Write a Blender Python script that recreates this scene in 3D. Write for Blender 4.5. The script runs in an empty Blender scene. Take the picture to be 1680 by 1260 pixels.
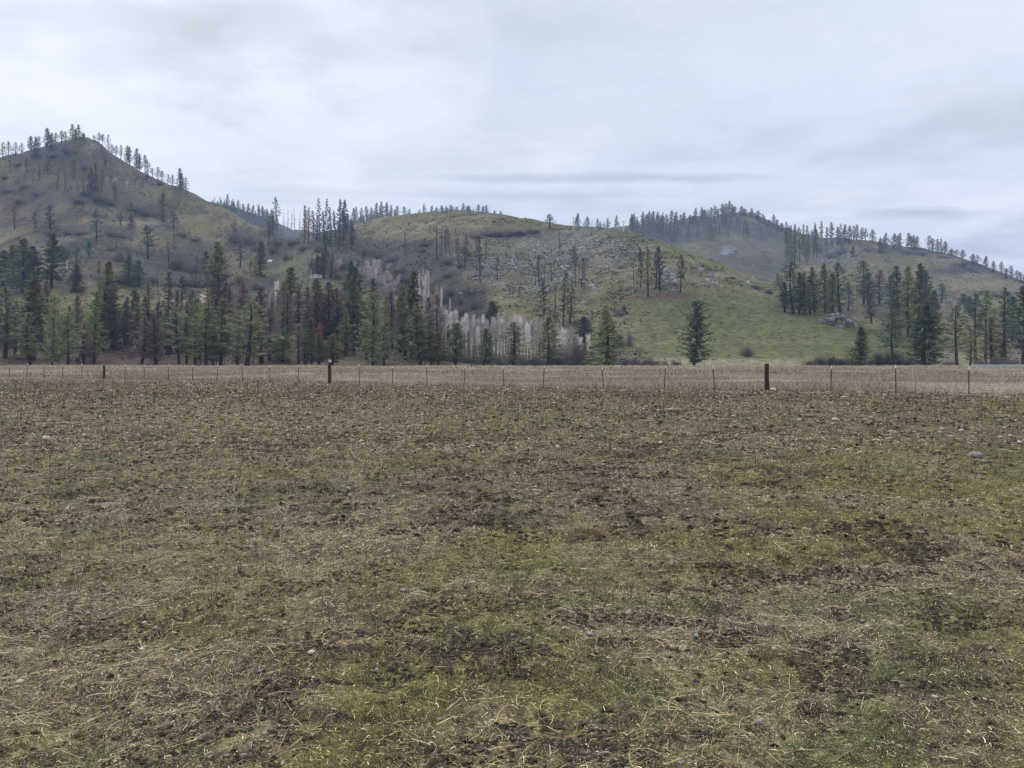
import bpy, math, random
import numpy as np
R = math.radians
SC = bpy.context.scene
COL = SC.collection
F, HY, CX, CH = 1293.0, 593.0, 840.0, 1.6     # focal length in photo pixels, horizon row, centre column, camera height (m)
rng = np.random.default_rng(7)
random.seed(7)

# ------------------------------------------------------------------ noise
def hsh(ix, iy, seed):
    h = (ix.astype(np.int64) * 374761393 + iy.astype(np.int64) * 668265263 + seed * 974634777) & 0xFFFFFFFF
    h = ((h ^ (h >> 13)) * 1274126177) & 0xFFFFFFFF
    h = ((h ^ (h >> 16)) * 2246822519) & 0xFFFFFFFF
    return ((h ^ (h >> 15)) & 0xFFFFFF).astype(np.float64) / float(0x1000000)
def vn(x, y, seed=0):
    x = np.asarray(x, float); y = np.asarray(y, float)
    ix = np.floor(x); iy = np.floor(y)
    u = x - ix; v = y - iy
    u = u * u * (3 - 2 * u); v = v * v * (3 - 2 * v)
    a = hsh(ix, iy, seed); b = hsh(ix + 1, iy, seed)
    c = hsh(ix, iy + 1, seed); d = hsh(ix + 1, iy + 1, seed)
    return (a + (b - a) * u) * (1 - v) + (c + (d - c) * u) * v
def fbm(x, y, oc=4, seed=0, gain=0.5):
    s = 0; a = 1.0; t = 0
    for k in range(oc):
        s = s + a * vn(x * 2 ** k + 17.3 * k, y * 2 ** k - 9.1 * k, seed + k * 31)
        t += a; a *= gain
    return s / t
def ss(a, b, x):
    t = np.clip((x - a) / (b - a), 0, 1)
    return t * t * (3 - 2 * t)
def mixc(c, d, f):
    return c + (np.asarray(d) - c) * np.asarray(f)[..., None]

# ------------------------------------------------------------------ mesh and object helpers
def mesh(name, V, polys, mats, midx=None, attrs=None, smooth=False):
    """polys: list of integer arrays (n,k). attrs: {name: (n,) float or (n,3) colour per vertex}."""
    me = bpy.data.meshes.new(name)
    V = np.ascontiguousarray(V, np.float32)
    me.vertices.add(len(V)); me.vertices.foreach_set('co', V.ravel())
    polys = [np.asarray(p, np.int32) for p in polys if len(p)]
    li = np.concatenate([p.ravel() for p in polys])
    tot = np.concatenate([np.full(len(p), p.shape[1], np.int32) for p in polys])
    st = np.concatenate([[0], np.cumsum(tot)[:-1]]).astype(np.int32)
    me.loops.add(len(li)); me.polygons.add(len(tot))
    me.polygons.foreach_set('loop_start', st)
    me.loops.foreach_set('vertex_index', li.astype(np.int32))
    for m in mats: me.materials.append(m)
    if midx is not None:
        me.polygons.foreach_set('material_index', np.asarray(midx, np.int32))
    me.update(calc_edges=True)
    if attrs:
        for k, a in attrs.items():
            a = np.asarray(a, np.float32)
            if a.ndim == 1:
                at = me.attributes.new(k, 'FLOAT', 'POINT'); at.data.foreach_set('value', a)
            else:
                c = np.ones((len(a), 4), np.float32); c[:, :3] = a
                at = me.attributes.new(k, 'FLOAT_COLOR', 'POINT'); at.data.foreach_set('color', c.ravel())
    me.polygons.foreach_set('use_smooth', np.full(len(tot), bool(smooth)))
    return me
def obj(name, me, parent=None, loc=None, scale=None, rz=0.0, **props):
    o = bpy.data.objects.new(name, me); COL.objects.link(o)
    if parent is not None: o.parent = parent
    if loc is not None: o.location = loc
    if scale is not None: o.scale = scale
    if rz: o.rotation_euler = (0, 0, rz)
    for k, v in props.items():
        if v is not None: o[k] = v
    return o
def thing(o, label, cat, group=None):
    o['label'] = label; o['category'] = cat
    if group: o['group'] = group
    return o

class MB:
    """collects simple solids into one mesh"""
    def __init__(s): s.V = []; s.P3 = []; s.P4 = []; s.n = 0; s.T = []
    def add(s, V, p3=(), p4=(), tone=1.0):
        V = np.asarray(V, float)
        if len(p3): s.P3.append(np.asarray(p3) + s.n)
        if len(p4): s.P4.append(np.asarray(p4) + s.n)
        s.V.append(V); s.T.append(np.full(len(V), tone)); s.n += len(V)
    def box(s, x0, x1, y0, y1, z0, z1, tone=1.0):
        V = [(x, y, z) for z in (z0, z1) for y in (y0, y1) for x in (x0, x1)]
        s.add(V, p4=[(0, 2, 3, 1), (4, 5, 7, 6), (0, 1, 5, 4), (1, 3, 7, 5), (3, 2, 6, 7), (2, 0, 4, 6)], tone=tone)
    def tube(s, pts, rad, n=6, cap=True, tone=1.0):
        pts = np.asarray(pts, float); m = len(pts); rad = np.broadcast_to(np.asarray(rad, float), (m,))
        d = np.gradient(pts, axis=0); d /= np.linalg.norm(d, axis=1)[:, None] + 1e-12
        ref = np.where(np.abs(d[:, 2:3]) > 0.9, np.array([[1., 0, 0]]), np.array([[0, 0, 1.]]))
        a = np.cross(d, ref); a /= np.linalg.norm(a, axis=1)[:, None]; b = np.cross(d, a)
        th = np.arange(n) * 2 * np.pi / n
        V = pts[:, None] + rad[:, None, None] * (np.cos(th)[None, :, None] * a[:, None] + np.sin(th)[None, :, None] * b[:, None])
        q = []
        for i in range(m - 1):
            for j in range(n):
                k = (j + 1) % n
                q.append((i * n + j, i * n + k, (i + 1) * n + k, (i + 1) * n + j))
        V = V.reshape(-1, 3); t = []
        if cap:
            V = np.vstack([V, pts[-1:]]); c = len(V) - 1
            t = [((m - 1) * n + j, (m - 1) * n + (j + 1) % n, c) for j in range(n)]
        s.add(V, p3=t, p4=q, tone=tone)
    def mesh(s, name, mat, smooth=False, attrs=True):
        return mesh(name, np.vstack(s.V), [np.vstack(p) for p in (s.P3, s.P4) if len(p)], [mat], attrs={'tone': np.concatenate(s.T)} if attrs else None, smooth=smooth)

# ------------------------------------------------------------------ materials
class NT:
    def __init__(s, name):
        s.m = bpy.data.materials.new(name); s.m.use_nodes = True
        s.t = s.m.node_tree; s.t.nodes.clear()
        s.out = s.n('ShaderNodeOutputMaterial')
    def n(s, kind, **kw):
        nd = s.t.nodes.new(kind)
        for k, v in kw.items(): setattr(nd, k, v)
        return nd
    def l(s, a, b): s.t.links.new(a, b)
    def put(s, sock, v):
        if isinstance(v, bpy.types.NodeSocket): s.l(v, sock)
        elif isinstance(v, (tuple, list)) and len(v) == 3 and sock.type == 'RGBA': sock.default_value = (*v, 1)
        else: sock.default_value = v
    def math(s, op, a, b=0.0, clamp=False):
        nd = s.n('ShaderNodeMath', operation=op); nd.use_clamp = clamp
        s.put(nd.inputs[0], a); s.put(nd.inputs[1], b); return nd.outputs[0]
    def mix(s, f, a, b, blend='MIX'):
        nd = s.n('ShaderNodeMix', data_type='RGBA', blend_type=blend)
        s.put(nd.inputs[0], f); s.put(nd.inputs[6], a); s.put(nd.inputs[7], b); return nd.outputs[2]
    def noise(s, vec, scale, detail=3.0, rough=0.55, out=0):
        nd = s.n('ShaderNodeTexNoise'); s.put(nd.inputs['Vector'], vec)
        nd.inputs['Scale'].default_value = scale; nd.inputs['Detail'].default_value = detail; nd.inputs['Roughness'].default_value = rough
        return nd.outputs[out]
    def ramp(s, v, a, b, lo=0.0, hi=1.0):
        nd = s.n('ShaderNodeMapRange'); s.put(nd.inputs[0], v)
        for i, x in enumerate((a, b, lo, hi)): s.put(nd.inputs[i + 1], x)
        return nd.outputs[0]
    def attr(s, name, fac=False):
        nd = s.n('ShaderNodeAttribute', attribute_name=name); return nd.outputs['Fac' if fac else 'Color']
    def pos(s): return s.n('ShaderNodeNewGeometry').outputs['Position']
    def objco(s): return s.n('ShaderNodeTexCoord').outputs['Object']
    def rand(s): return s.n('ShaderNodeObjectInfo').outputs['Random']
    def bsdf(s, col, rough=0.85, spec=0.15, bump=None, strength=0.4, dist=0.02, metallic=0.0):
        b = s.n('ShaderNodeBsdfPrincipled'); s.put(b.inputs['Base Color'], col); s.put(b.inputs['Roughness'], rough)
        b.inputs['Specular IOR Level'].default_value = spec; b.inputs['Metallic'].default_value = metallic
        if bump is not None:
            bp = s.n('ShaderNodeBump'); bp.inputs['Strength'].default_value = strength; bp.inputs['Distance'].default_value = dist
            s.l(bump, bp.inputs['Height']); s.l(bp.outputs[0], b.inputs['Normal'])
        s.l(b.outputs[0], s.out.inputs['Surface']); return s.m

def m_needles(name, col, low=None, split=0.5, soft=0.25, vary=0.38):
    """needles; «low»: dead needles on the lower limbs (scorched trees)"""
    t = NT(name); c = col
    if low is not None:
        g = t.n('ShaderNodeSeparateXYZ'); t.l(t.n('ShaderNodeTexCoord').outputs['Generated'], g.inputs[0])
        z = t.math('ADD', g.outputs[2], t.ramp(t.noise(t.objco(), 9.0, 2), 0.3, 0.7, -0.15, 0.15))
        c = t.mix(t.ramp(z, split - soft, split + soft), low, col)
    v = t.ramp(t.rand(), 0, 1, 1 - vary, 1 + vary)
    v = t.math('MULTIPLY', t.math('MULTIPLY', v, 1.4), t.attr('tone', True))
    c = t.mix(1.0, c, t.n('ShaderNodeCombineColor').outputs[0], 'MULTIPLY') if False else c
    vm = t.n('ShaderNodeVectorMath', operation='SCALE'); t.put(vm.inputs[0], c if not isinstance(c, tuple) else c); t.put(vm.inputs['Scale'], v)
    t.bsdf(vm.outputs[0], 0.7, 0.2); b = t.out.inputs['Surface'].links[0].from_socket     # needles and twigs let some light through
    tr = t.n('ShaderNodeBsdfTranslucent'); t.l(vm.outputs[0], tr.inputs[0]); mx = t.n('ShaderNodeMixShader'); mx.inputs[0].default_value = 0.4
    t.l(b, mx.inputs[1]); t.l(tr.outputs[0], mx.inputs[2]); t.l(mx.outputs[0], t.out.inputs['Surface']); return t.m
def m_bark(name, col, vary=0.25, rough=0.9):
    t = NT(name)
    n = t.ramp(t.noise(t.objco(), 14.0, 3), 0.3, 0.7, 0.7, 1.3)
    v = t.math('MULTIPLY', t.math('MULTIPLY', t.ramp(t.rand(), 0, 1, 1 - vary, 1 + vary), n), t.attr('tone', True))
    vm = t.n('ShaderNodeVectorMath', operation='SCALE'); t.put(vm.inputs[0], col); t.put(vm.inputs['Scale'], v)
    return t.bsdf(vm.outputs[0], rough, 0.15)
def m_plain(name, col, rough=0.7, spec=0.2, metallic=0.0, var=0.2, scale=8.0):
    t = NT(name)
    v = t.ramp(t.noise(t.objco(), scale, 4), 0.3, 0.7, 1 - var, 1 + var)
    vm = t.n('ShaderNodeVectorMath', operation='SCALE'); t.put(vm.inputs[0], col); t.put(vm.inputs['Scale'], v)
    return t.bsdf(vm.outputs[0], rough, spec, metallic=metallic)
def m_attr(name, rough=0.85, spec=0.15):
    t = NT(name); return t.bsdf(t.attr('col'), rough, spec)

M = {}
G, = ((0.062, 0.088, 0.044),)
M['green'] = m_needles('needles_green', (0.168, 0.184, 0.094))
M['dark'] = m_needles('needles_dark_green', (0.086, 0.105, 0.062))
M['olive'] = m_needles('needles_olive', (0.186, 0.179, 0.086))
M['vivid'] = m_needles('needles_fresh_green', (0.152, 0.2, 0.069))
M['teal'] = m_needles('needles_blue_green', (0.075, 0.131, 0.097))
M['yellowgreen'] = m_needles('needles_yellow_green', (0.172, 0.172, 0.055), low=(0.07, 0.06, 0.045), split=0.3)
M['scorched'] = m_needles('needles_scorched_below', (0.168, 0.168, 0.076), low=(0.105, 0.078, 0.066), split=0.55)
M['scorchgreen'] = m_needles('needles_green_brown_below', (0.149, 0.172, 0.086), low=(0.105, 0.082, 0.066), split=0.33, soft=0.2)
M['brown'] = m_needles('needles_dead_brown', (0.172, 0.134, 0.11))
M['darkbrown'] = m_needles('needles_dead_dark', (0.105, 0.078, 0.07))
M['red'] = m_needles('needles_dead_red', (0.215, 0.13, 0.098))
M['orange'] = m_needles('needles_dead_orange', (0.26, 0.105, 0.062), vary=0.1)
M['gold'] = m_needles('leaves_gold', (0.42, 0.24, 0.09), vary=0.1)
M['grey'] = m_needles('twigs_grey', (0.25, 0.225, 0.21))
M['pale'] = m_needles('twigs_pale', (0.42, 0.385, 0.355))
M['purple'] = m_needles('twigs_purple_grey', (0.112, 0.096, 0.094))
M['dusk'] = m_needles('twigs_dark_purple', (0.066, 0.056, 0.056))
M['bark'] = m_bark('bark_dark', (0.045, 0.036, 0.032))
M['char'] = m_bark('bark_charred', (0.026, 0.023, 0.024))
M['birch'] = m_bark('bark_white', (0.62, 0.59, 0.55), 0.15)
M['aspenbark'] = m_bark('bark_pale', (0.74, 0.70, 0.66), 0.1)
M['greybark'] = m_bark('bark_grey', (0.17, 0.155, 0.15))

# ------------------------------------------------------------------ terrain
class Hill:
    def __init__(s, name, px, keys, amp, nz=0, seed=1, nseg=(12, 40, 40, 60, 60, 30, 12)):
        s.name, s.px, s.keys, s.amp, s.seed, s.nz, s.nseg = name, px, keys, amp, seed, nz, nseg
    def cols(s, px):
        Y, Z = s.keys(np.asarray(px, float))
        return Y, Z
    def ev(s, px, nseg=None):
        px = np.asarray(px, float); Yk, Zk = s.cols(px); K = len(Yk)
        h = np.diff(Yk, axis=0); d = np.diff(Zk, axis=0) / h
        m = np.zeros_like(Zk); m[0] = d[0]; m[-1] = d[-1]
        a, b = d[:-1], d[1:]
        m[1:-1] = np.where(a * b > 0, 2 * a * b / (a + b + 1e-12), 0.0)
        Ys, Zs = [], []
        for k in range(K - 1):
            n = (nseg or s.nseg)[min(k, len(s.nseg) - 1)]
            u = (np.arange(n + (k == K - 2)) / n)[:, None]
            Ys.append(Yk[k] + u * h[k])
            Zs.append((2*u**3-3*u**2+1)*Zk[k] + (u**3-2*u**2+u)*h[k]*m[k] + (-2*u**3+3*u**2)*Zk[k+1] + (u**3-u**2)*h[k]*m[k+1])
        Y = np.concatenate(Ys); Z = np.concatenate(Zs); X = (px[None] - CX) / F * Y
        w = ss(0, 1, (Y - Yk[0]) / np.maximum(120.0, 0.25 * (Yk[-3] - Yk[0])))
        n = (fbm(X / 70, Y / 70, 3, s.seed) - 0.5) * 2 * s.amp + (fbm(X / 13, Y / 13, 3, s.seed + 5) - 0.5) * 0.36 * s.amp + (fbm(X / 3.5, Y / 3.5, 2, s.seed + 9) - .5) * 0.10 * s.amp
        r = 1 - np.abs(2 * fbm(X / 55 + .3 * vn(X / 20, Y / 20, 3), Y / 160, 2, s.seed + 77) - 1)      # gullies running down the slope
        n = n - (r ** 5) * s.amp * 1.1 + 0.25 * s.amp
        return X, Y, Z + w * n
    def find(s, px, py):
        X, Y, Z = s.ev([px]); X, Y, Z = X[:, 0], Y[:, 0], Z[:, 0]
        a = HY - (Z - CH) / Y * F
        ok = np.nonzero(a <= py)[0]
        if len(ok) == 0:
            return None
        i = ok[0]
        return (X[i], Y[i], Z[i])
    def crest(s, px):
        X, Y, Z = s.ev([px]); X, Y, Z = X[:, 0], Y[:, 0], Z[:, 0]
        a = HY - (Z - CH) / Y * F
        i = int(np.argmin(a)); return (X[i], Y[i], Z[i])
    def zat(s, px, Yq):
        X, Y, Z = s.ev([px]); return float(np.interp(Yq, Y[:, 0], Z[:, 0]))
def pl(px, pts, k):
    p = np.array(pts, float); return np.interp(px, p[:, 0], p[:, k])
def zy(Y, py): return CH + (HY - py) / F * Y
def slope_keys(foot, crest, ab, back=((150, 40), (520, 130)), y0=1.0, lead=28):
    def f(px):
        Yf, pf = pl(px, foot, 2), pl(px, foot, 1)
        Yc, pc = pl(px, crest, 2), pl(px, crest, 1)
        Yc = np.maximum(Yc, Yf + 40); pc = np.minimum(pc, pf - 0.5)
        Ys = [Yf - lead, Yf]; Zs = [zy(Yf, pf) - 0.9, zy(Yf, pf)]
        for a, b in ab:
            Y = Yf + a * (Yc - Yf); Ys.append(Y); Zs.append(zy(Y, pf + b * (pc - pf)))
        Ys.append(Yc); Zs.append(zy(Yc, pc)); hz = Zs[-1]
        for dy, dz in back:
            Ys.append(Yc + dy); Zs.append(hz - np.minimum(dz, 0.35 * hz + 4) * np.clip(hz / 40, 0.2, 1))
        return np.array(Ys), np.array(Zs)
    return f

LEFT_CREST = [(-900, 350, 900), (-500, 315, 900), (-200, 285, 900), (-60, 268, 900), (0, 262, 900), (40, 251, 900), (80, 242, 900), (112, 232, 900), (128, 228, 900), (145, 227, 900), (160, 234, 900), (175, 246, 895), (190, 256, 890), (230, 279, 880), (270, 297, 870), (310, 319, 850), (350, 337, 830), (400, 362, 790), (440, 384, 740), (500, 408, 640), (540, 425, 580), (600, 458, 500), (660, 492, 430), (720, 530, 370), (780, 565, 330), (840, 594, 310)]
LEFT_FOOT = [(-900, 600.6, 266), (840, 600.6, 266)]
MID_CREST = [(480, 400, 900), (540, 384, 900), (580, 371, 900), (600, 366, 890), (640, 359, 870), (690, 353, 850), (740, 350, 830), (780, 350, 815), (830, 354, 800), (880, 362, 775), (930, 371, 735), (960, 374, 710), (1000, 380, 670), (1030, 386, 650), (1060, 393, 630), (1100, 406, 600), (1150, 424, 570), (1200, 443, 540), (1250, 464, 510), (1300, 484, 480), (1350, 502, 450), (1400, 522, 425), (1450, 545, 390), (1500, 572, 350), (1545, 597, 330)]
MID_FOOT = [(480, 560, 520), (600, 572, 430), (700, 590, 340), (760, 598, 300), (1000, 599, 290), (1545, 600, 290)]
RIGHT_CREST = [(1240, 470, 900), (1290, 446, 1000), (1330, 424, 1080), (1352, 414, 1120), (1380, 402, 1160), (1405, 394, 1180), (1435, 398, 1180), (1480, 406, 1180), (1520, 409, 1160), (1560, 420, 1140), (1600, 434, 1110), (1640, 450, 1080), (1680, 465, 1050), (1760, 490, 1000), (1900, 520, 950), (2200, 545, 900), (2700, 560, 850)]
RIGHT_FOOT = [(1240, 560, 420), (1400, 590, 330), (1500, 600.6, 274), (2700, 600.6, 274)]
FARR_CREST = [(880, 388, 1500), (960, 382, 1550), (1010, 375, 1600), (1040, 370, 1650), (1090, 368, 1700), (1130, 364, 1700), (1160, 357, 1700), (1190, 352, 1700), (1215, 350, 1690), (1232, 352, 1680), (1255, 363, 1660), (1280, 375, 1640), (1310, 385, 1620), (1350, 391, 1600), (1400, 395, 1600), (1450, 402, 1600), (1560, 425, 1600), (1700, 470, 1600), (1900, 520, 1600)]
FARR_FOOT = [(880, 500, 900), (1100, 500, 900), (1300, 500, 950), (1900, 560, 950)]
FARL_CREST = [(180, 345, 2000), (300, 333, 2000), (345, 336, 2000), (380, 344, 2000), (420, 356, 2000), (450, 369, 1950), (480, 380, 1900), (520, 384, 1900), (560, 380, 1900), (600, 369, 1900), (640, 361, 1950), (700, 354, 2050), (740, 348, 2100), (765, 347, 2100), (800, 353, 2100), (850, 363, 2100), (900, 372, 2000), (940, 374, 1900), (1000, 378, 1900), (1060, 388, 1900)]
FARL_FOOT = [(180, 460, 1100), (1060, 460, 1100)]
HILLS = {
 'left': Hill('left', (-900, 838), slope_keys(LEFT_FOOT, LEFT_CREST, ((.07, .07), (.15, .19), (.27, .30), (.5, .53), (.78, .82))), 4.0, seed=11),
 'mid': Hill('mid', (482, 1543), slope_keys(MID_FOOT, MID_CREST, ((.10, .09), (.28, .30), (.5, .62), (.75, .88))), 2.6, seed=23),
 'right': Hill('right', (1242, 2700), slope_keys(RIGHT_FOOT, RIGHT_CREST, ((.06, .05), (.16, .26), (.26, .36), (.6, .68), (.85, .9))), 4.0, seed=37),
 'farr': Hill('farr', (882, 1900), slope_keys(FARR_FOOT, FARR_CREST, ((.3, .42), (.6, .74))), 7.0, seed=41),
 'farl': Hill('farl', (180, 1060), slope_keys(FARL_FOOT, FARL_CREST, ((.3, .4), (.6, .72))), 5.0, seed=53),
}
ORDER = ['left', 'mid', 'right', 'farr', 'farl']
def ground_at(px, py, hill=None):
    """the visible ground under photo pixel (px, py)"""
    if hill:
        h = HILLS[hill]; return h.find(px, py) or h.crest(px)
    best = None
    for k in ORDER:
        h = HILLS[k]
        if not (h.px[0] <= px <= h.px[1]): continue
        p = h.find(px, py)
        if p is not None and (best is None or p[1] < best[1]): best = p
    if best is None:
        for k in ORDER:
            h = HILLS[k]
            if h.px[0] <= px <= h.px[1]:
                p = h.crest(px)
                a = HY - (p[2] - CH) / p[1] * F
                if best is None or a < best[3]: best = (*p, a)
        best = best[:3]
    return best

FENCE = lambda x: 51.18 - 0.539 * x
def hfield(x, y):
    """height of the field"""
    far = ss(20, 90, y)
    h = (fbm(x / 6, y / 6, 2, 101) - .5) * 0.10 + (fbm(x / 0.9, y / 0.7, 3, 103) - .5) * 0.115 * (1 - 0.6 * far) + (fbm(x / 0.17, y / 0.14, 2, 107) - .5) * 0.055 * (1 - ss(14, 40, y))
    c = clod(x, y)
    h = h + c * (0.006 + 0.055 * (vn(x / 0.11, y / 0.11, 113) - .42) * (1 - ss(25, 60, y)))
    h = h + (fbm(x / 25, y / 25, 2, 119) - .5) * 0.14 * ss(10, 40, y)
    return h * (1 - ss(190, 250, y))
def clod(x, y):
    return ss(0.58, 0.66, .50 * fbm(x / 0.62, y / 0.42, 3, 131) + .50 * fbm(x / .13, y / .10, 2, 133)) * (0.30 + 0.70 * ss(.42, .6, vn(x / 3.0, y / 3.0, 137)))
# ------------------------------------------------------------------ hills: colour of the ground itself (grass, soil, scrub, stone)
OLIVE = (0.124, 0.110, 0.050); TAN = (0.195, 0.168, 0.105); BROWN = (0.082, 0.066, 0.046); SHRUB = (0.062, 0.054, 0.048)
GREEN = (0.102, 0.112, 0.044); SOIL = (0.100, 0.068, 0.050); STONE = (0.25, 0.245, 0.25); DARKG = (0.072, 0.076, 0.040)
def hill_colour(key, X, Y, Z, px, a):
    n1 = fbm(X / 60, Y / 60, 4, 201); n2 = fbm(X / 11, Y / 14, 4, 203); n3 = fbm(X / 28, Y / 50, 4, 207); n4 = fbm(X / 4.0, Y / 5.0, 3, 209)
    wob = (n2 - .5) * 1.3 + (n1 - .5) * .8
    def blob(cx, cy, rx, ry, soft=.45):
        d = np.sqrt(((px - cx) / rx) ** 2 + ((a - cy) / ry) ** 2) + wob
        return 1 - ss(1 - soft, 1 + soft, d)
    c = np.empty(X.shape + (3,)); c[:] = OLIVE
    if key == 'left':
        c = mixc(c, BROWN, ss(.46, .62, n1) * .75)
        c = mixc(c, TAN, ss(.55, .68, n3) * .45)
        c = mixc(c, SHRUB, ss(.50, .58, n2) * ss(.36, .52, n1) * .9)
        for b in ((35, 320, 45, 16), (130, 316, 75, 16), (180, 330, 60, 10), (240, 345, 50, 11), (115, 380, 40, 8), (190, 383, 32, 11), (108, 411, 22, 12), (200, 418, 36, 14), (310, 428, 60, 26), (395, 392, 36, 16), (270, 372, 30, 10), (85, 255, 60, 18), (150, 285, 40, 24), (255, 298, 22, 8), (330, 455, 40, 14), (280, 440, 60, 20), (190, 458, 60, 14), (40, 365, 40, 10), (460, 395, 50, 20), (520, 440, 40, 14)):
            c = mixc(c, SHRUB, blob(*b) * .85)
        c = mixc(c, TAN, blob(150, 490, 130, 9) * .35 + blob(170, 345, 40, 4) * .35 + blob(225, 365, 60, 3) * .5)
        c = mixc(c, (0.15, 0.145, 0.06), (blob(95, 488, 60, 12) + blob(250, 503, 40, 9)).clip(0, 1) * .8)
        c = mixc(c, (0.34, 0.27, 0.22), blob(338, 486, 16, 11, .2) + blob(455, 521, 22, 5, .3) * .7)
        c = mixc(c, (0.105, 0.115, 0.06), blob(500, 455, 55, 34) * .7)
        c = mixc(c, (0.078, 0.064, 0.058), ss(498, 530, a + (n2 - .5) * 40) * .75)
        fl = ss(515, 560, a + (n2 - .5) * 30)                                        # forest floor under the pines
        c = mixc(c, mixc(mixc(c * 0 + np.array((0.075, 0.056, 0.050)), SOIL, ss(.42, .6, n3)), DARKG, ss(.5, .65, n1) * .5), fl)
        c = mixc(c, (0.125, 0.080, 0.058), blob(195, 585, 50, 8) * .8 + blob(360, 594, 60, 6) * .6 + blob(20, 580, 60, 10) * .5)
        c = mixc(c, (0.10, 0.10, 0.062), blob(600, 590, 60, 10) * .7)
        c = mixc(c, STONE, (blob(195, 300, 60, 12, .2) * ss(.60, .68, n4)).clip(0, 1) * .4)
    elif key == 'mid':
        c = mixc(c, TAN, ss(.44, .62, n3) * .5)
        c = mixc(c, BROWN, ss(.5, .66, n2) * .6)
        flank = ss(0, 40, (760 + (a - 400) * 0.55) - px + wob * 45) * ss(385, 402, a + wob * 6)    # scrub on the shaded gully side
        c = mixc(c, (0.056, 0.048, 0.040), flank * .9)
        gully = ss(0, 30, (700 + (a - 470) * 1.1) - px + wob * 40) * ss(440, 470, a)
        c = mixc(c, SHRUB, gully * .8)
        c = mixc(c, SHRUB, blob(840, 384, 75, 7) * .9 + blob(720, 398, 70, 5) * .5 + blob(770, 432, 26, 7) * .8 + blob(690, 410, 60, 8) * .5)
        c = mixc(c, TAN, (blob(650, 380, 60, 3) + blob(700, 370, 90, 6)).clip(0, 1) * .4)
        g = ss(-30, 110, px - (1010 + (a - 480) * 0.15) + wob * 30) * ss(462, 492, a + wob * 8 + (px - 1100) * -0.06)
        g = np.maximum(g, ss(0, 50, px - (1000 + (a - 380) * 2.2) + wob * 20) * ss(30, 0, a - pl(px, MID_CREST, 1) - 52))
        c = mixc(c, GREEN, g * (.55 + .3 * n3))
        c = mixc(c, (0.122, 0.132, 0.046), g * ss(.5, .62, n3) * .6)
        c = mixc(c, DARKG, g * ss(.54, .68, n1) * .5)
        c = mixc(c, TAN, (blob(1170, 455, 90, 8) + blob(1280, 480, 60, 5) + blob(1220, 560, 130, 3) * .4).clip(0, 1) * .55)
        c = mixc(c, SOIL, blob(1075, 484, 70, 9) * .8 + blob(1390, 505, 60, 9) * .55)
        rock = (blob(870, 430, 110, 50) + blob(985, 410, 70, 28) + blob(1110, 455, 60, 20) * .7 + blob(935, 395, 60, 16)).clip(0, 1)
        c = mixc(c, (0.105, 0.100, 0.086), rock * .5)
        c = mixc(c, STONE, rock * ss(.58, .66, fbm(X / 5, Y / 16 + X / 30, 3, 215)) * .2)
        c = mixc(c, (0.22, 0.20, 0.12), ss(583, 592, a + (n2 - .5) * 12) * ss(960, 1010, px) * .8)
    elif key == 'right':
        c = mixc(c, TAN, ss(.45, .62, n3) * .55); c = mixc(c, BROWN, ss(.45, .6, n2) * .6)
        c = mixc(c, SHRUB, blob(1375, 425, 40, 14) * .8 + blob(1500, 412, 60, 6) * .8 + blob(1600, 440, 60, 7) * .7 + blob(1560, 445, 40, 5) * .6 + blob(1630, 482, 40, 7) * .5 + blob(1470, 470, 30, 16) * .4)
        c = mixc(c, TAN, (blob(1640, 470, 50, 9) + blob(1590, 470, 70, 6)).clip(0, 1) * .55)
        c = mixc(c, SOIL, blob(1440, 512, 70, 10) * .6 + blob(1660, 560, 60, 8) * .4)
        c = mixc(c, GREEN, ss(520, 560, a) * .45 * ss(.4, .6, n3))
        c = mixc(c, STONE, (blob(1375, 422, 36, 14, .2) * ss(.52, .62, n4)) * .6)
        c = mixc(c, (0.20, 0.19, 0.12), ss(575, 590, a + (n2 - .5) * 14) * .7)
    elif key == 'farr':
        c[:] = (0.100, 0.086, 0.058)
        c = mixc(c, OLIVE, ss(.40, .56, n3) * .9); c = mixc(c, SHRUB, ss(.5, .62, n2) * .45)
        c = mixc(c, (0.045, 0.055, 0.04), ss(0, 14, (a - pl(px, FARR_CREST, 1))) * (1 - ss(16, 36, a - pl(px, FARR_CREST, 1) - (1200 - px).clip(0, 100) * .12)) * .5)
        c = mixc(c, STONE, blob(1195, 412, 12, 6, .3) * .8)
        c = mixc(c, SHRUB, blob(1240, 430, 90, 14) * .35)
    else:
        c[:] = (0.055, 0.06, 0.042); c = mixc(c, OLIVE, ss(.45, .6, n1) * .5)
    c *= (0.78 + 0.44 * n4)[..., None]
    return c

def m_hill():
    t = NT('hillside'); p = t.pos()
    a = t.noise(p, 0.35, 6, 0.7); b = t.noise(p, 1.6, 4, 0.7)
    k = t.math('MULTIPLY', t.ramp(a, 0.3, 0.7, 0.4, 1.6), t.ramp(b, 0.3, 0.7, 0.5, 1.5))
    vm = t.n('ShaderNodeVectorMath', operation='SCALE'); t.put(vm.inputs[0], t.attr('col')); t.put(vm.inputs['Scale'], k)
    tuft = t.ramp(t.noise(p, 0.55, 5, 0.65), 0.60, 0.66)
    c = t.mix(t.math('MULTIPLY', tuft, 0.6), vm.outputs[0], (0.042, 0.036, 0.030))
    return t.bsdf(c, 0.95, 0.05, bump=a, strength=0.9, dist=0.9)
M['hill'] = m_hill()
HN = {'left': 'hill', 'mid': 'hill', 'right': 'hill', 'farr': 'far_hill', 'farl': 'far_hill'}
SURF = {}
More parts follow.
